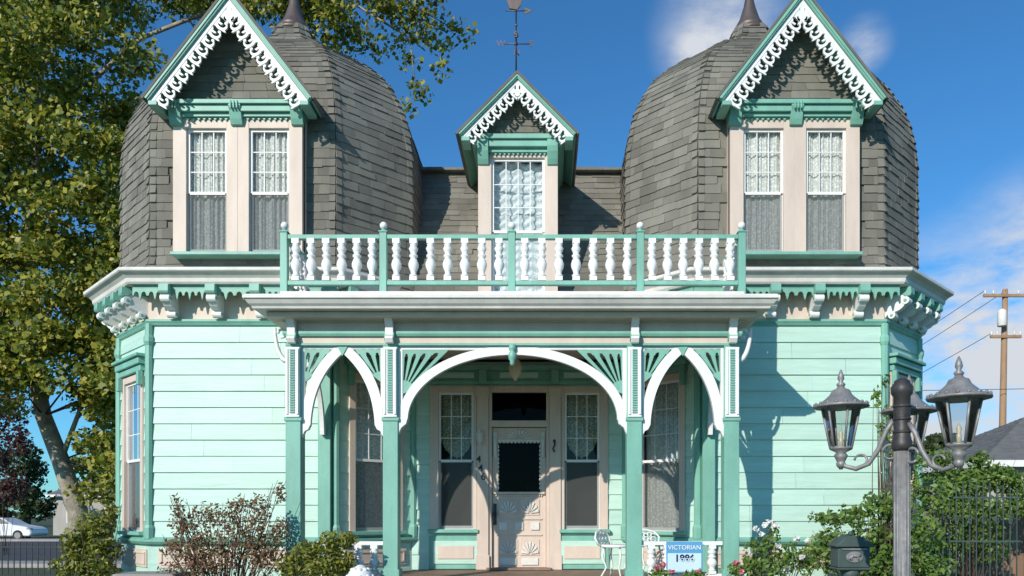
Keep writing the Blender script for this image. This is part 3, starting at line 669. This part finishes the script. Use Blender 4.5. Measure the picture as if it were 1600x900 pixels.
# ---------------- ground ----------------
g=MB(); g.box(-400,400,-40,600,-.05,0); struct(g.build('ground',GROUND))
g=MB(); g.add([(-120,14,.004),(-8,14,.004),(-8,36,.004),(-120,36,.004)],[(0,1,2,3)]); struct(g.build('road',ASPH))
g=MB(); g.box(-120,-8,12.4,14,0,.12); struct(g.build('pavement',CONC)); g=MB(); g.box(-120,-8,36,37.6,0,.12); struct(g.build('pavement',CONC))
g=MB(); g.box(-.8,.8,-12,-2.7,-.04,.012); struct(g.build('front_path',CONC))
# ---------------- foliage ----------------
def leaves(name,cl,size,mat,parent,asp=.55,droop=0.):
    C=[]
    for (c,r,n) in cl:
        d=rng.normal(size=(n,3)); d/=np.linalg.norm(d,axis=1)[:,None]; u=rng.random(n)**(1/2.0)
        C.append(np.array(c)+d*u[:,None]*np.array(r))
    C=np.concatenate(C); n=len(C)
    nn=rng.normal(size=(n,3))*.8+np.array((-.3,-.55,.5)); nn/=np.linalg.norm(nn,axis=1)[:,None]
    a=np.cross(nn,rng.normal(size=(n,3))); a/=np.linalg.norm(a,axis=1)[:,None]; b=np.cross(nn,a)
    s=(size*rng.uniform(.6,1.3,n))[:,None]
    V=np.stack([C-a*s*.5,C+b*s*asp*.5-a*s*.08,C+a*s*.5-nn*s*.1,C-b*s*asp*.5-a*s*.08],1).reshape(-1,3)
    me=bpy.data.meshes.new(name); me.vertices.add(4*n); me.vertices.foreach_set('co',V.ravel().astype(np.float32))
    me.loops.add(4*n); me.loops.foreach_set('vertex_index',np.arange(4*n,dtype=np.int32)); me.polygons.add(n)
    me.polygons.foreach_set('loop_start',np.arange(0,4*n,4,dtype=np.int32)); me.update(calc_edges=True); me.validate()
    me.materials.append(mat); o=bpy.data.objects.new(name,me); col.objects.link(o); o.parent=parent; return o
TY=10.8
t=thing('sycamore_tree','tall leafy sycamore with pale leaning trunk behind the house on the left','tree')
cl=[]; ctr=[]
for _ in range(300):
    px=random.uniform(-150,235); py=random.uniform(-150,640)
    if py>560 and 60<px<150 and random.random()<.8: continue
    ctr.append((px,py,random.uniform(8.0,14)))
for _ in range(80): ctr.append((random.uniform(-60,200),random.uniform(-60,600),random.uniform(7.2,9.)))
for _ in range(26): ctr.append((random.uniform(140,215),random.uniform(560,790),random.uniform(9,12)))
for _ in range(80):
    px=random.uniform(235,700); py=random.uniform(-160,15+ (50 if px>560 else 0)); ctr.append((px,py,random.uniform(9.5,13)))
for q in ((640,95),(655,140),(640,165),(620,60),(665,60),(690,75),(700,40),(720,55),(690,110),(560,60),(590,80),(610,25),(540,30),(520,60),(650,20),(480,20),(500,0),(440,10),(660,150)): ctr.append((*q,11))
tips=[]
for px,py,Y in ctr:
    c=at(px,py,Y); small=px>520 and py>20
    r=random.uniform(.4,.65) if small else random.uniform(.5,1.0)
    cl.append((tuple(c),(r*.95,r*.95,r*.6),int((100 if small else 250)*(r/.8)**1.5))); tips.append(c)
leaves('crown',cl,.155,LEAFT,t,.85)
mb=MB(); tr_=[at(128,880,TY),at(122,800,TY),at(95,720,TY),at(68,650,TY),at(50,560,TY),at(40,400,TY+1),at(60,200,TY+1),at(70,0,TY+1)]
mb.tube(tr_,[.32,.26,.23,.21,.19,.15,.10,.06],12); mb.build('trunk',BARK,t)
def limb(pts,r): 
    m=MB(); m.tube(pts,[r*(1-.8*i/(len(pts)-1)) for i in range(len(pts))],8); m.build('limb',BARK,t)
limb([tr_[2],at(125,640,TY),at(160,560,TY+.5),at(170,400,TY+1)],.08)
limb([tr_[4],at(-20,450,TY+1),at(-60,300,TY+1)],.10)
limb([tr_[6],at(220,60,TY+1),at(420,-20,TY),at(560,10,TY),at(640,60,TY),at(650,140,TY)],.07)
limb([at(420,-20,TY),at(560,-40,TY),at(700,40,TY)],.05)
mtw=MB()
for c in random.sample(tips,110):
    q=min(tr_[2:],key=lambda v:(v-c).length); mid=q.lerp(c,.7)+Vector((random.uniform(-.4,.4),0,random.uniform(-.2,.5)))
    if (q-c).length<4: mtw.tube([q,mid,c],[.03,.02,.01],5)
mtw.build('twigs',DBARK,t)
def shrub(name,label,cat,base,cls,size,mat,n_st,stem=DBARK,group=None,asp=.55,k=1.6):
    t=thing(name,label,cat,base,group); b=Vector(base)
    leaves('foliage',[(tuple(Vector(c)-b),r,int(n*k)) for c,r,n in cls],size,mat,t,asp)
    m=MB()
    for c,r,n in cls:
        c=Vector(c)-b
        for _ in range(n_st):
            e=c+Vector((random.uniform(-1,1)*r[0],random.uniform(-1,1)*r[1],random.uniform(.2,1.05)*r[2]))
            s=Vector((random.uniform(-.12,.12),random.uniform(-.1,.1),0)); m.tube([s,s.lerp(e,.5)+Vector((random.uniform(-.06,.06),0,.1)),e],[.010,.006,.0025],4)
    m.build('stems',stem,t); return t
def cc(px,py,Y,rx,rz,n,ry=None): 
    s=F/(Y-CY); return (tuple(at(px,py,Y)),(rx/s,(ry or rx)/s,rz/s),n)
Y=-1.9
shrub('crape_myrtle_bush','reddish green twiggy bush in front of the left bay','bush',(at(350,0,Y).x,Y,0),[cc(300,850,Y,34,34,340),cc(345,860,Y,50,44,620),cc(400,840,Y,38,40,440),cc(285,815,Y,22,26,140),cc(278,788,Y,12,18,50),cc(325,805,Y,26,22,140),cc(360,810,Y,26,26,160),cc(405,795,Y,24,26,150),cc(437,770,Y,10,20,60),cc(370,788,Y,18,16,60),cc(420,870,Y,34,34,300),cc(270,855,Y,22,16,90),cc(300,885,Y,50,24,320),cc(440,830,Y,16,24,110)],.05,LEAFR,6,k=1.45)
shrub('green_shrub','low yellow green shrub at the left foot of the porch','bush',(at(500,0,-1.9).x,-1.95,0),[cc(480,865,-1.95,28,22,350),cc(520,850,-1.95,28,22,400),cc(505,885,-1.95,40,25,600),cc(455,885,-1.95,25,20,260),cc(545,845,-1.95,14,14,100),cc(540,880,-1.95,20,20,220)],.06,LEAFY,3,k=1.35)
shrub('side_shrub','olive shrub outside the left bay window','bush',(at(140,0,0.).x,.2,0),[cc(150,820,.2,28,25,350),cc(120,850,.2,25,30,400),cc(160,860,.2,28,30,450),cc(175,800,.2,12,16,80),cc(110,885,.2,30,20,300),cc(150,893,.2,35,20,300)],.08,LEAFY,3,k=1.3)
rb=shrub('rose_bush','rose bush with white blooms right of the porch','bush',(at(1200,0,-1.9).x,-1.9,0),[cc(1190,860,-1.9,30,25,200),cc(1230,870,-1.9,28,25,220),cc(1200,885,-1.9,45,20,360),cc(1205,835,-1.9,14,20,50),cc(1170,885,-1.9,20,18,130),cc(1260,880,-1.9,20,20,140)],.06,LEAFG,5,k=1.2)
def blooms(spots,mat,parent,r=.035):
    b=parent.location
    for px,py,Yy in spots:
        c=at(px,py,Yy)-b; leaves('bloom',[(tuple(c),(r,r,r*.8),26)],.05,mat,parent,.9)
blooms([(1203,815,-2),(1182,826,-2),(1190,835,-2),(1245,842,-2),(1215,852,-2),(1252,870,-2),(1172,862,-2),(1230,890,-2.1),(1262,845,-2),(1196,820,-2),(1210,822,-2)],ROSEW,rb)
r2=shrub('rose_bush','small rose bush with pink and red blooms below the blue sign','bush',(at(1060,0,-2.0).x,-2.05,0),[cc(1030,897,-2.05,22,10,120),cc(1085,898,-2.05,20,9,110),cc(1150,890,-2.05,14,12,80)],.055,LEAFG,3,k=1.3)
blooms([(1027,887,-2.1),(1036,882,-2.1),(1048,894,-2.1),(1150,880,-2.1),(1157,893,-2.1),(1092,893,-2.1)],ROSEP,r2)
shrub('tall_shrub','tall loose green shrub against the right corner of the house','bush',(at(1380,0,-1.).x,-1.0,0),[cc(1370,620,-1,7,20,22),cc(1383,595,-1,6,12,14),cc(1378,670,-1,8,30,26),cc(1395,650,-1,14,26,50),cc(1420,720,-.6,26,36,200),cc(1450,770,-.6,34,36,330),cc(1385,790,-1,40,28,330),cc(1330,808,-1,42,20,240),cc(1285,810,-1,28,12,100),cc(1300,850,-1,36,26,280),cc(1360,850,-1,44,36,480),cc(1430,840,-1,44,44,620),cc(1270,870,-1,24,22,160),cc(1345,885,-1,60,22,460),cc(1400,690,-1,12,26,60),cc(1440,885,-1,50,24,420)],.085,LEAFG,5,k=1.1)
shrub('hedge_shrub','dense green shrub behind the right hand lantern by the iron fence','bush',(at(1540,0,1.).x,1.6,0),[cc(1500,760,1.5,40,30,700),cc(1550,745,1.5,34,26,550),cc(1590,760,1.5,34,24,500),cc(1480,800,1.5,34,34,600),cc(1530,800,1.5,46,30,800),cc(1470,720,1.5,22,24,240),cc(1530,720,1.5,18,16,140),cc(1590,790,1.5,24,20,280),cc(1480,850,1.5,34,34,450),cc(1540,850,1.5,40,34,400)],.085,LEAFG,3,k=1.1)
shrub('red_leaf_tree','dark red leaved tree at the far left beyond the trunk','tree',(at(10,0,20).x,20,0),[cc(5,640,20,36,40,900),cc(-20,700,20,40,50,900),cc(15,760,20,26,30,500),cc(30,690,20,20,24,300)],.17,LEAFP,2,asp=.7,k=1)
def bigtree(label,px,Y,tops,mat,n,size=.28):
    s=F/(Y-CY); b=at(px,0,Y); t=thing('background_tree',label,'tree',(b.x,Y,0),'background trees')
    cl=[]
    for (qx,qy,r) in tops:
        for _ in range(9):
            c=at(qx+random.uniform(-r,r)*.8,qy+random.uniform(-r,r)*.7,Y+random.uniform(-2,2))-Vector((b.x,Y,0)); rr=r/s*random.uniform(.3,.5); cl.append((tuple(c),(rr,rr,rr*.8),n))
    leaves('crown',cl,size,mat,t,.7); m=MB(); m.tube([(0,0,0),(.1,0,2),(0,0,4)],[.3,.25,.12],8); m.build('trunk',DBARK,t)
bigtree('dark green tree across the street, left of the pale trunk',40,42,[(30,740,50),(-10,720,50),(60,780,35),(-30,780,40),(20,790,40)],LEAFD,150)
bigtree('yellow green tree across the street, right of the pale trunk',170,46,[(165,700,30),(140,715,25),(185,705,22)],LEAFT,150)
bigtree('dark tree beyond the neighbouring roof at the right edge',1640,30,[(1640,650,30)],LEAFD,150)
bigtree('dark green tree between the house and the neighbouring roof',1490,26,[(1470,700,28),(1500,715,26),(1450,730,26)],LEAFD,150)
cl=[((x,random.uniform(90,110),random.uniform(1,4)),(5,4,random.uniform(2,4.5)),170) for x in range(-130,140,4)]
tl=leaves('distant_treeline',cl,1.0,LEAFD,None,.8); tl['kind']='stuff'; tl['label']='dark band of distant trees along the horizon'; tl['category']='trees'
# ---------------- left street things ----------------
fe=thing('iron_fence','low black iron picket fence at the lower left by the street','fence',(at(60,0,6.).x,6,0))
for z in (.25,.88): m=MB(); m.box(-3.2,3.2,-.015,.015,z,z+.03); m.build('rail',IRON,fe)
m=MB()
for k in range(49): m.box(-3.2+k*.133-.009,-3.2+k*.133+.009,-.009,.009,.05,.95); m.prism([(-3.2+k*.133-.018,.95),(-3.2+k*.133+.018,.95),(-3.2+k*.133,1.02)],'y',-.009,.009)
m.build('pickets',IRON,fe)
for x in (-3.2,-1.07,1.07,3.2): 
    m=MB(); m.box(x-.03,x+.03,-.03,.03,0,1.05); m.build('fence_post',IRON,fe)
cp=at(8,848,38.5)
car=thing('parked_car','white sedan parked across the street at the left edge','car',(cp.x,38.5,.0))
m=MB(); m.prism([(-2.2,.35),(-2.25,.75),(-2.15,.95),(-1.3,1.02),(1.0,1.0),(1.9,.86),(2.2,.7),(2.25,.4),(2.1,.28),(-2.1,.28)],'y',-.88,.88,0)
m.add([(-1.6,-.84,1.0),(1.05,-.84,.99),(1.05,.84,.99),(-1.6,.84,1.0),(-1.0,-.66,1.42),(.25,-.66,1.44),(.25,.66,1.44),(-1.0,.66,1.42)],[(0,1,5,4),(1,2,6,5),(2,3,7,6),(3,0,4,7),(4,5,6,7)],0)
m.build('body',CARW,car,bevel=.06)
for P4 in ([(-1.35,-.845,1.06),(-.28,-.84,1.06),(-.28,-.72,1.36),(-.95,-.72,1.36)],[(-.2,-.84,1.06),(.85,-.835,1.06),(.25,-.72,1.37),(-.2,-.72,1.36)]):
    m=MB(); m.add(P4,[(0,1,2,3)]); m.build('side_window',IRON,car)
for x in (-1.4,1.4):
    m=MB(); c=[(x+.33*math.cos(2*math.pi*i/24),.33+.33*math.sin(2*math.pi*i/24)) for i in range(24)]; m.prism(c,'y',-.9,-.68); w=m.build('wheel',TYRE,car,bevel=.02)
    m=MB(); c=[(x+.2*math.cos(2*math.pi*i/20),.33+.2*math.sin(2*math.pi*i/20)) for i in range(20)]; m.prism(c,'y',-.915,-.9); m.build('rim',PEWTER,w)
m=MB(); m.box(1.95,2.2,-.89,-.6,.66,.78); m.build('headlight',LGLASS,car)
def simple_house(name,label,x0,x1,y0,y1,ze,zr,wall,hip=2.5):
    t=thing(name,label,'house',((x0+x1)/2,y0,0)); ox=(x0+x1)/2; a,b=x0-ox,x1-ox; d=y1-y0
    m=MB(); m.box(a+.4,b-.4,.4,d-.4,0,ze,0); m.build('wall',wall,t)
    m=MB()
    A,B,C_,D,E_,F_=[Vector(v) for v in ((a,0,ze),(b,0,ze),(b,d,ze),(a,d,ze),(a+hip,d/2,zr),(b-hip,d/2,zr))]
    m.add([A,B,C_,D,E_,F_],[(0,1,5,4),(1,2,5),(2,3,4,5),(3,0,4),(0,3,2,1)])
    shingles(m,[A,E_],[B,F_],h=.16); shingles(m,[D,E_],[A,E_],h=.16)
    m.build('roof',ROOFG,t,recalc=False)
    m=MB(); m.box(a-.03,b+.03,-.05,-.002,ze-.16,ze+.03); m.box(a-.05,a-.002,-.05,d,ze-.16,ze+.03); m.build('fascia',WHITE,t)
    for k in range(2):
        xx=a+1.5+k*3; m=MB(); m.box(xx,xx+1.2,.34,.398,1.,2.2,0); m.box(xx+.08,xx+1.12,.33,.339,1.08,2.12,1); m.build('window',[WHITE,DARK],t)
simple_house('neighbouring_house','low grey roofed house with white fascia at the right edge',12.9,24,11,18,3.15,4.85,STUCCO,3.4)
simple_house('neighbouring_house','small grey roofed house across the street, right of the leaning trunk',at(70,0,50).x,at(215,0,50).x,50,58,3.2,5.2,STUCCO,2.5)
fw=thing('wooden_fence','brown board fence at the lower right edge','fence',(7.8,2.6,0))
m=MB(); x=0.
while x<5: m.box(x,x+.135,-.012,.012,.05,1.75+random.uniform(-.015,.015)); x+=.142
m.build('boards',FENCEW,fw)
for z in (.4,1.4): m=MB(); m.box(0,5,.013,.05,z,z+.09); m.build('rail',FENCEW,fw)
fi=thing('iron_gate_fence','tall green iron fence with scrolls in front of the shrubs at lower right','fence',(at(1515,0,.3).x,.3,0))
m=MB()
for k in range(13): m.box(-.5+k*.1-.007,-.5+k*.1+.007,-.007,.007,.1,2.0+.1*math.sin(math.pi*k/12))
m.build('pickets',GREENIRON,fi)
for z in (.3,1.2,1.85): m=MB(); m.box(-.53,.75,-.012,.012,z,z+.025); m.build('rail',GREENIRON,fi)
m=MB()
for k in range(6):
    for sgn in (-1,1): m.tube([(-.4+k*.2+sgn*(.08-.012*q)*math.cos(q*.7)*.8,-.015,1.5+(.12-.012*q)*math.sin(q*.7)) for q in range(9)],.007,5)
m.build('scrollwork',GREENIRON,fi)
# ---------------- utility pole ----------------
Y=29; pb=at(1563,0,Y)
up=thing('utility_pole','wooden utility pole with two crossarms and a grey transformer at the right','utility pole',(pb.x,Y,0))
zt=at(0,452,Y).z; m=MB(); m.tube([(0,0,0),(.25,0,zt)],[.2,.13],10); m.build('pole',POLEW,up)
for zz,w in ((at(0,463,Y).z,1.15),(at(0,527,Y).z,.8)):
    m=MB(); m.box(-w+.2,w+.2,-.2,-.08,zz-.07,zz+.07); ca=m.build('crossarm',POLEW,up)
    for k in (-1,-.6,.6,1):
        m=MB(); m.lathe([(.03,0),(.06,.05),(.04,.1),(.06,.15),(.02,.2)],(.2+w*.93*k,-.14,zz+.07),8); m.build('insulator',DIRTYW,ca)
zz=at(0,520,Y).z; m=MB(); m.lathe([(.2,0),(.22,.03),(.22,.75),(.15,.85),(.05,.9)],(-.12,-.35,zz+.25),14); m.build('transformer',DIRTYW,up)
def wire(a,b,sag,lab):
    a=Vector(a);b=Vector(b); m=MB(); m.tube([a.lerp(b,i/16)-Vector((0,0,sag*4*(i/16)*(1-i/16))) for i in range(17)],.016,5)
    o=m.build('power_line',IRON); tag(o,lab,'cable','power lines at the utility pole')
z1=at(0,463,Y).z+.25; z2=at(0,527,Y).z+.2
wire((pb.x-.9,Y-.14,z1),(19,80,9),.8,'thin cable running left from the upper crossarm of the utility pole, outer one')
wire((pb.x+.2,Y-.14,z1),(21,80,9),.8,'thin cable running left from the middle of the upper crossarm')
wire((pb.x-.5,Y-.14,z2),(19,80,6.5),.8,'thin cable running left from the lower crossarm')
wire((pb.x+1.2,Y-.14,z1),(60,-5,12),1.,'thin cable running right from the upper crossarm out of frame')
wire((pb.x-20,Y,at(0,608,Y).z),(pb.x+22,Y-1,at(0,588,Y).z),.4,'low cable crossing behind the pole just above the neighbouring roof')
# ---------------- lamp post ----------------
LX,LY=2.645,-6.36
lp=thing('lamp_post','grey cast metal lamp post with three lanterns in the right foreground','lamp post',(LX,LY,0))
m=MB(); m.lathe([(.12,0),(.12,.1),(.08,.16),(.075,.5),(.046,.56),(.046,2.02)],(0,0,0),16)
for k in range(12):
    a=2*math.pi*k/12; m.tube([(.045*math.cos(a),.045*math.sin(a),.6),(.044*math.cos(a),.044*math.sin(a),2.0)],.006,5)
m.build('post',PEWTER,lp)
m=MB(); m.lathe([(.048,2.0),(.062,2.02),(.062,2.06),(.05,2.08),(.05,2.34),(.064,2.36),(.067,2.40),(.05,2.42),(.045,2.44),(.02,2.455)],(0,0,0),16)
for z in (2.12,2.2,2.28): m.lathe([(.05,z-.01),(.057,z),(.05,z+.01)],(0,0,0),16)
m.build('post_cap',DPEWTER,lp)
for dx,dy,dz in ((.18,-.33,-.03),(-.29,.24,0.),(.20,.33,-.02)):
    d=Vector((dx,dy,0)).normalized(); ln=math.hypot(dx,dy)
    f=lambda r,z:(d.x*r,d.y*r,z+dz)
    m=MB(); m.tube([f(.05,2.20),f(.09,2.14),f(.14,2.02),f(.20,1.93),f(.28,1.90),f(.35,1.92),f(ln,1.97),f(ln,2.0)],[.016,.016,.016,.015,.015,.014,.014,.014],8)
    m.tube([f(.07+.045*math.cos(q),2.0+.045*math.sin(q)) for q in [i*.5 for i in range(12)]],.009,6); m.tube([f(.25+.04*math.cos(q),1.955+.035*math.sin(q)) for q in [i*.5 for i in range(10)]],.008,6)
    m.build('arm',PEWTER,lp)
    T=Matrix.Translation((dx,dy,dz)); zb=2.0
    m=MB(T); m.ball((0,0,zb-.065),.03); m.lathe([(.012,zb-.10),(.02,zb-.06),(.035,zb-.03),(.045,zb-.01),(.03,zb+.01),(.07,zb+.03),(.075,zb+.04),(.07,zb+.05)],(0,0,0),12)
    h0,h1=zb+.045,zb+.30
    for k in range(6):
        a=2*math.pi*(k+.5)/6; m.tube([(.068*math.cos(a),.068*math.sin(a),h0),(.118*math.cos(a),.118*math.sin(a),h1)],.008,5)
    m.lathe([(.12,h1),(.172,h1+.004),(.18,h1+.012),(.172,h1+.022),(.13,h1+.038),(.10,h1+.062),(.07,h1+.09),(.055,h1+.12),(.03,h1+.13),(.02,h1+.145)],(0,0,0),12)
    for k in range(18):
        a=2*math.pi*k/18; m.ball((.163*math.cos(a),.163*math.sin(a),h1+.028),.010,6)
    la=m.build('lantern',PEWTER,lp)
    m=MB(T); m.lathe([(.02,h1+.14),(.03,h1+.158),(.012,h1+.175),(.022,h1+.195),(.018,h1+.22),(.004,h1+.255)],(0,0,0),10); m.build('finial',PEWTER,la)
    m=MB(T); vs=[(r*math.cos(2*math.pi*(k+.5)/6),r*math.sin(2*math.pi*(k+.5)/6),z) for r,z in ((.066,h0),(.114,h1)) for k in range(6)]
    m.add(vs,[(k,(k+1)%6,(k+1)%6+6,k+6) for k in range(6)]); m.build('glass',LGLASS,la)
    m=MB(T); m.lathe([(.014,h0),(.014,h0+.05),(.009,h0+.06),(.016,h0+.09),(.004,h0+.12)],(0,0,0),10); m.build('bulb',BULB,la)
# ---------------- mailbox ----------------
mx=at(1328,0,-4.8).x
mbx=thing('mailbox','dark green ornate cast mailbox below the left lantern','mailbox',(mx,-4.8,0))
m=MB(); m.box(-.13,.13,-.09,.09,1.17,1.34); m.box(-.14,.14,-.10,.10,1.15,1.17); m.build('body',GREENIRON,mbx,bevel=.008)
m=MB(); m.prism([(-.155,1.34),(.155,1.34),(.155,1.36),(.13,1.37),(.09,1.41),(.04,1.43),(-.04,1.43),(-.09,1.41),(-.13,1.37),(-.155,1.36)],'y',-.115,.1); m.ball((0,-.01,1.45),.02); m.build('lid',GREENIRON,mbx,bevel=.006)
m=MB(); m.prism([(.0+.07*math.cos(2*math.pi*i/16),1.26+.045*math.sin(2*math.pi*i/16)) for i in range(16)],'y',-.10,-.092); 
m.tube([(-.05,-.105,1.24),(-.02,-.108,1.27),(.02,-.108,1.265),(.05,-.105,1.28)],.01,6); m.tube([(-.02,-.108,1.265),(-.03,-.108,1.235)],.006,5); m.tube([(.02,-.108,1.262),(.03,-.108,1.235)],.006,5); m.box(-.1,.1,-.1,-.092,1.318,1.33); m.build('relief',PEWTER,mbx)
m=MB(); m.lathe([(.09,0),(.06,.06),(.035,.1),(.035,1.05),(.05,1.08),(.09,1.15)],(0,0,0),12); m.build('stand',GREENIRON,mbx)
p=at(563,885,-2.15); ur=thing('garden_urn','white stone urn with carved swags at the left foot of the porch','urn',(p.x,-2.15,0))
m=MB(); m.lathe([(.16,0),(.16,.5),(.12,.52),(.05,.58),(.05,.64),(.09,.68),(.14,.76),(.155,.86),(.13,.94),(.08,.98),(.03,1.02)],(0,0,0),18)
for k in range(9):
    a=2*math.pi*k/9; m.ball((.135*math.cos(a),.135*math.sin(a),.88),.035,8); m.ball((.09*math.cos(a),.09*math.sin(a),.96),.028,8)
m.build('urn_body',WHITE,ur)
p=at(240,893,-1.9); pl=thing('stone_pillar','low grey stone pillar with flat cap below the left bay','pillar',(p.x,-1.9,0)); m=MB(); m.box(-.3,.3,-.2,.2,0,.83); m.build('shaft',STONE,pl); m=MB(); m.box(-.37,.37,-.26,.26,.83,.91); m.build('cap',STONE,pl,bevel=.02)
# ---------------- world, sun, camera ----------------
d=Vector((.57,1,-.58)).normalized(); el=math.asin(-d.z)
wo=bpy.data.worlds.new('World'); scene.world=wo; wo.use_nodes=True; nt=wo.node_tree; L=nt.links.new
bg=nt.nodes['Background']; sk=N(nt,'ShaderNodeTexSky'); sk.sky_type='NISHITA'; sk.sun_disc=False; sk.sun_elevation=el; sk.sun_rotation=math.atan2(-d.x,-d.y)%(2*math.pi); sk.air_density=1.; sk.dust_density=.2; sk.ozone_density=2.
tint=N(nt,'ShaderNodeMix',data_type='RGBA',blend_type='MULTIPLY'); tint.inputs[0].default_value=1.; L(sk.outputs[0],tint.inputs[6]); tint.inputs[7].default_value=(.36,.86,1.22,1)
tc=N(nt,'ShaderNodeTexCoord'); no=N(nt,'ShaderNodeTexNoise'); mp=N(nt,'ShaderNodeMapping'); mp.inputs['Scale'].default_value=(3.,3.,7.); L(tc.outputs['Generated'],mp.inputs[0]); L(mp.outputs[0],no.inputs['Vector']); no.inputs['Scale'].default_value=1.9; no.inputs['Detail'].default_value=10; no.inputs['Roughness'].default_value=.6
tot=None
for px,py,rad,g_ in ((1555,530,.17,1.6),(1640,450,.15,1.5),(1470,610,.12,1.2),(1130,50,.09,.85),(1350,70,.035,.8),(1090,75,.05,.8)):
    v=Vector(((px-853)/F,1,(805-py)/F)).normalized(); di=N(nt,'ShaderNodeVectorMath',operation='DISTANCE'); L(tc.outputs['Generated'],di.inputs[0]); di.inputs[1].default_value=v
    m_=N(nt,'ShaderNodeMapRange'); m_.interpolation_type='SMOOTHSTEP'; m_.inputs[1].default_value=0; m_.inputs[2].default_value=rad; m_.inputs[3].default_value=g_; m_.inputs[4].default_value=0; L(di.outputs['Value'],m_.inputs[0])
    if tot is None: tot=m_.outputs[0]
    else:
        a_=N(nt,'ShaderNodeMath',operation='MAXIMUM'); L(tot,a_.inputs[0]); L(m_.outputs[0],a_.inputs[1]); tot=a_.outputs[0]
nm=N(nt,'ShaderNodeMapRange'); nm.inputs[1].default_value=.33; nm.inputs[2].default_value=.62; L(no.outputs['Fac'],nm.inputs[0])
mu=N(nt,'ShaderNodeMath',operation='MULTIPLY'); L(nm.outputs[0],mu.inputs[0]); L(tot,mu.inputs[1])
mu3=N(nt,'ShaderNodeMath',operation='MULTIPLY'); L(mu.outputs[0],mu3.inputs[0]); mu3.inputs[1].default_value=1.5; mu3.use_clamp=True
mix=N(nt,'ShaderNodeMix',data_type='RGBA'); L(mu3.outputs[0],mix.inputs[0]); L(tint.outputs[2],mix.inputs[6]); mix.inputs[7].default_value=(5.4,5.7,6.2,1)
L(mix.outputs[2],bg.inputs[0]); bg.inputs[1].default_value=.125
su=bpy.data.lights.new('sun','SUN'); su.energy=4.5; su.angle=R(.5); su.color=(1,.94,.85); so=bpy.data.objects.new('sun',su); col.objects.link(so); so.rotation_euler=d.to_track_quat('-Z','Y').to_euler()
cam=bpy.data.cameras.new('camera'); co=bpy.data.objects.new('camera',cam); col.objects.link(co); co.location=(CX,CY,CZ); co.rotation_euler=(R(90),0,0)
cam.sensor_width=36; cam.lens=36*F/1600; cam.shift_x=-53/1600; cam.shift_y=355/1600; cam.clip_end=2000; cam.clip_start=.05; scene.camera=co
scene.view_settings.view_transform='Standard'; scene.view_settings.look='None'; scene.view_settings.exposure=0
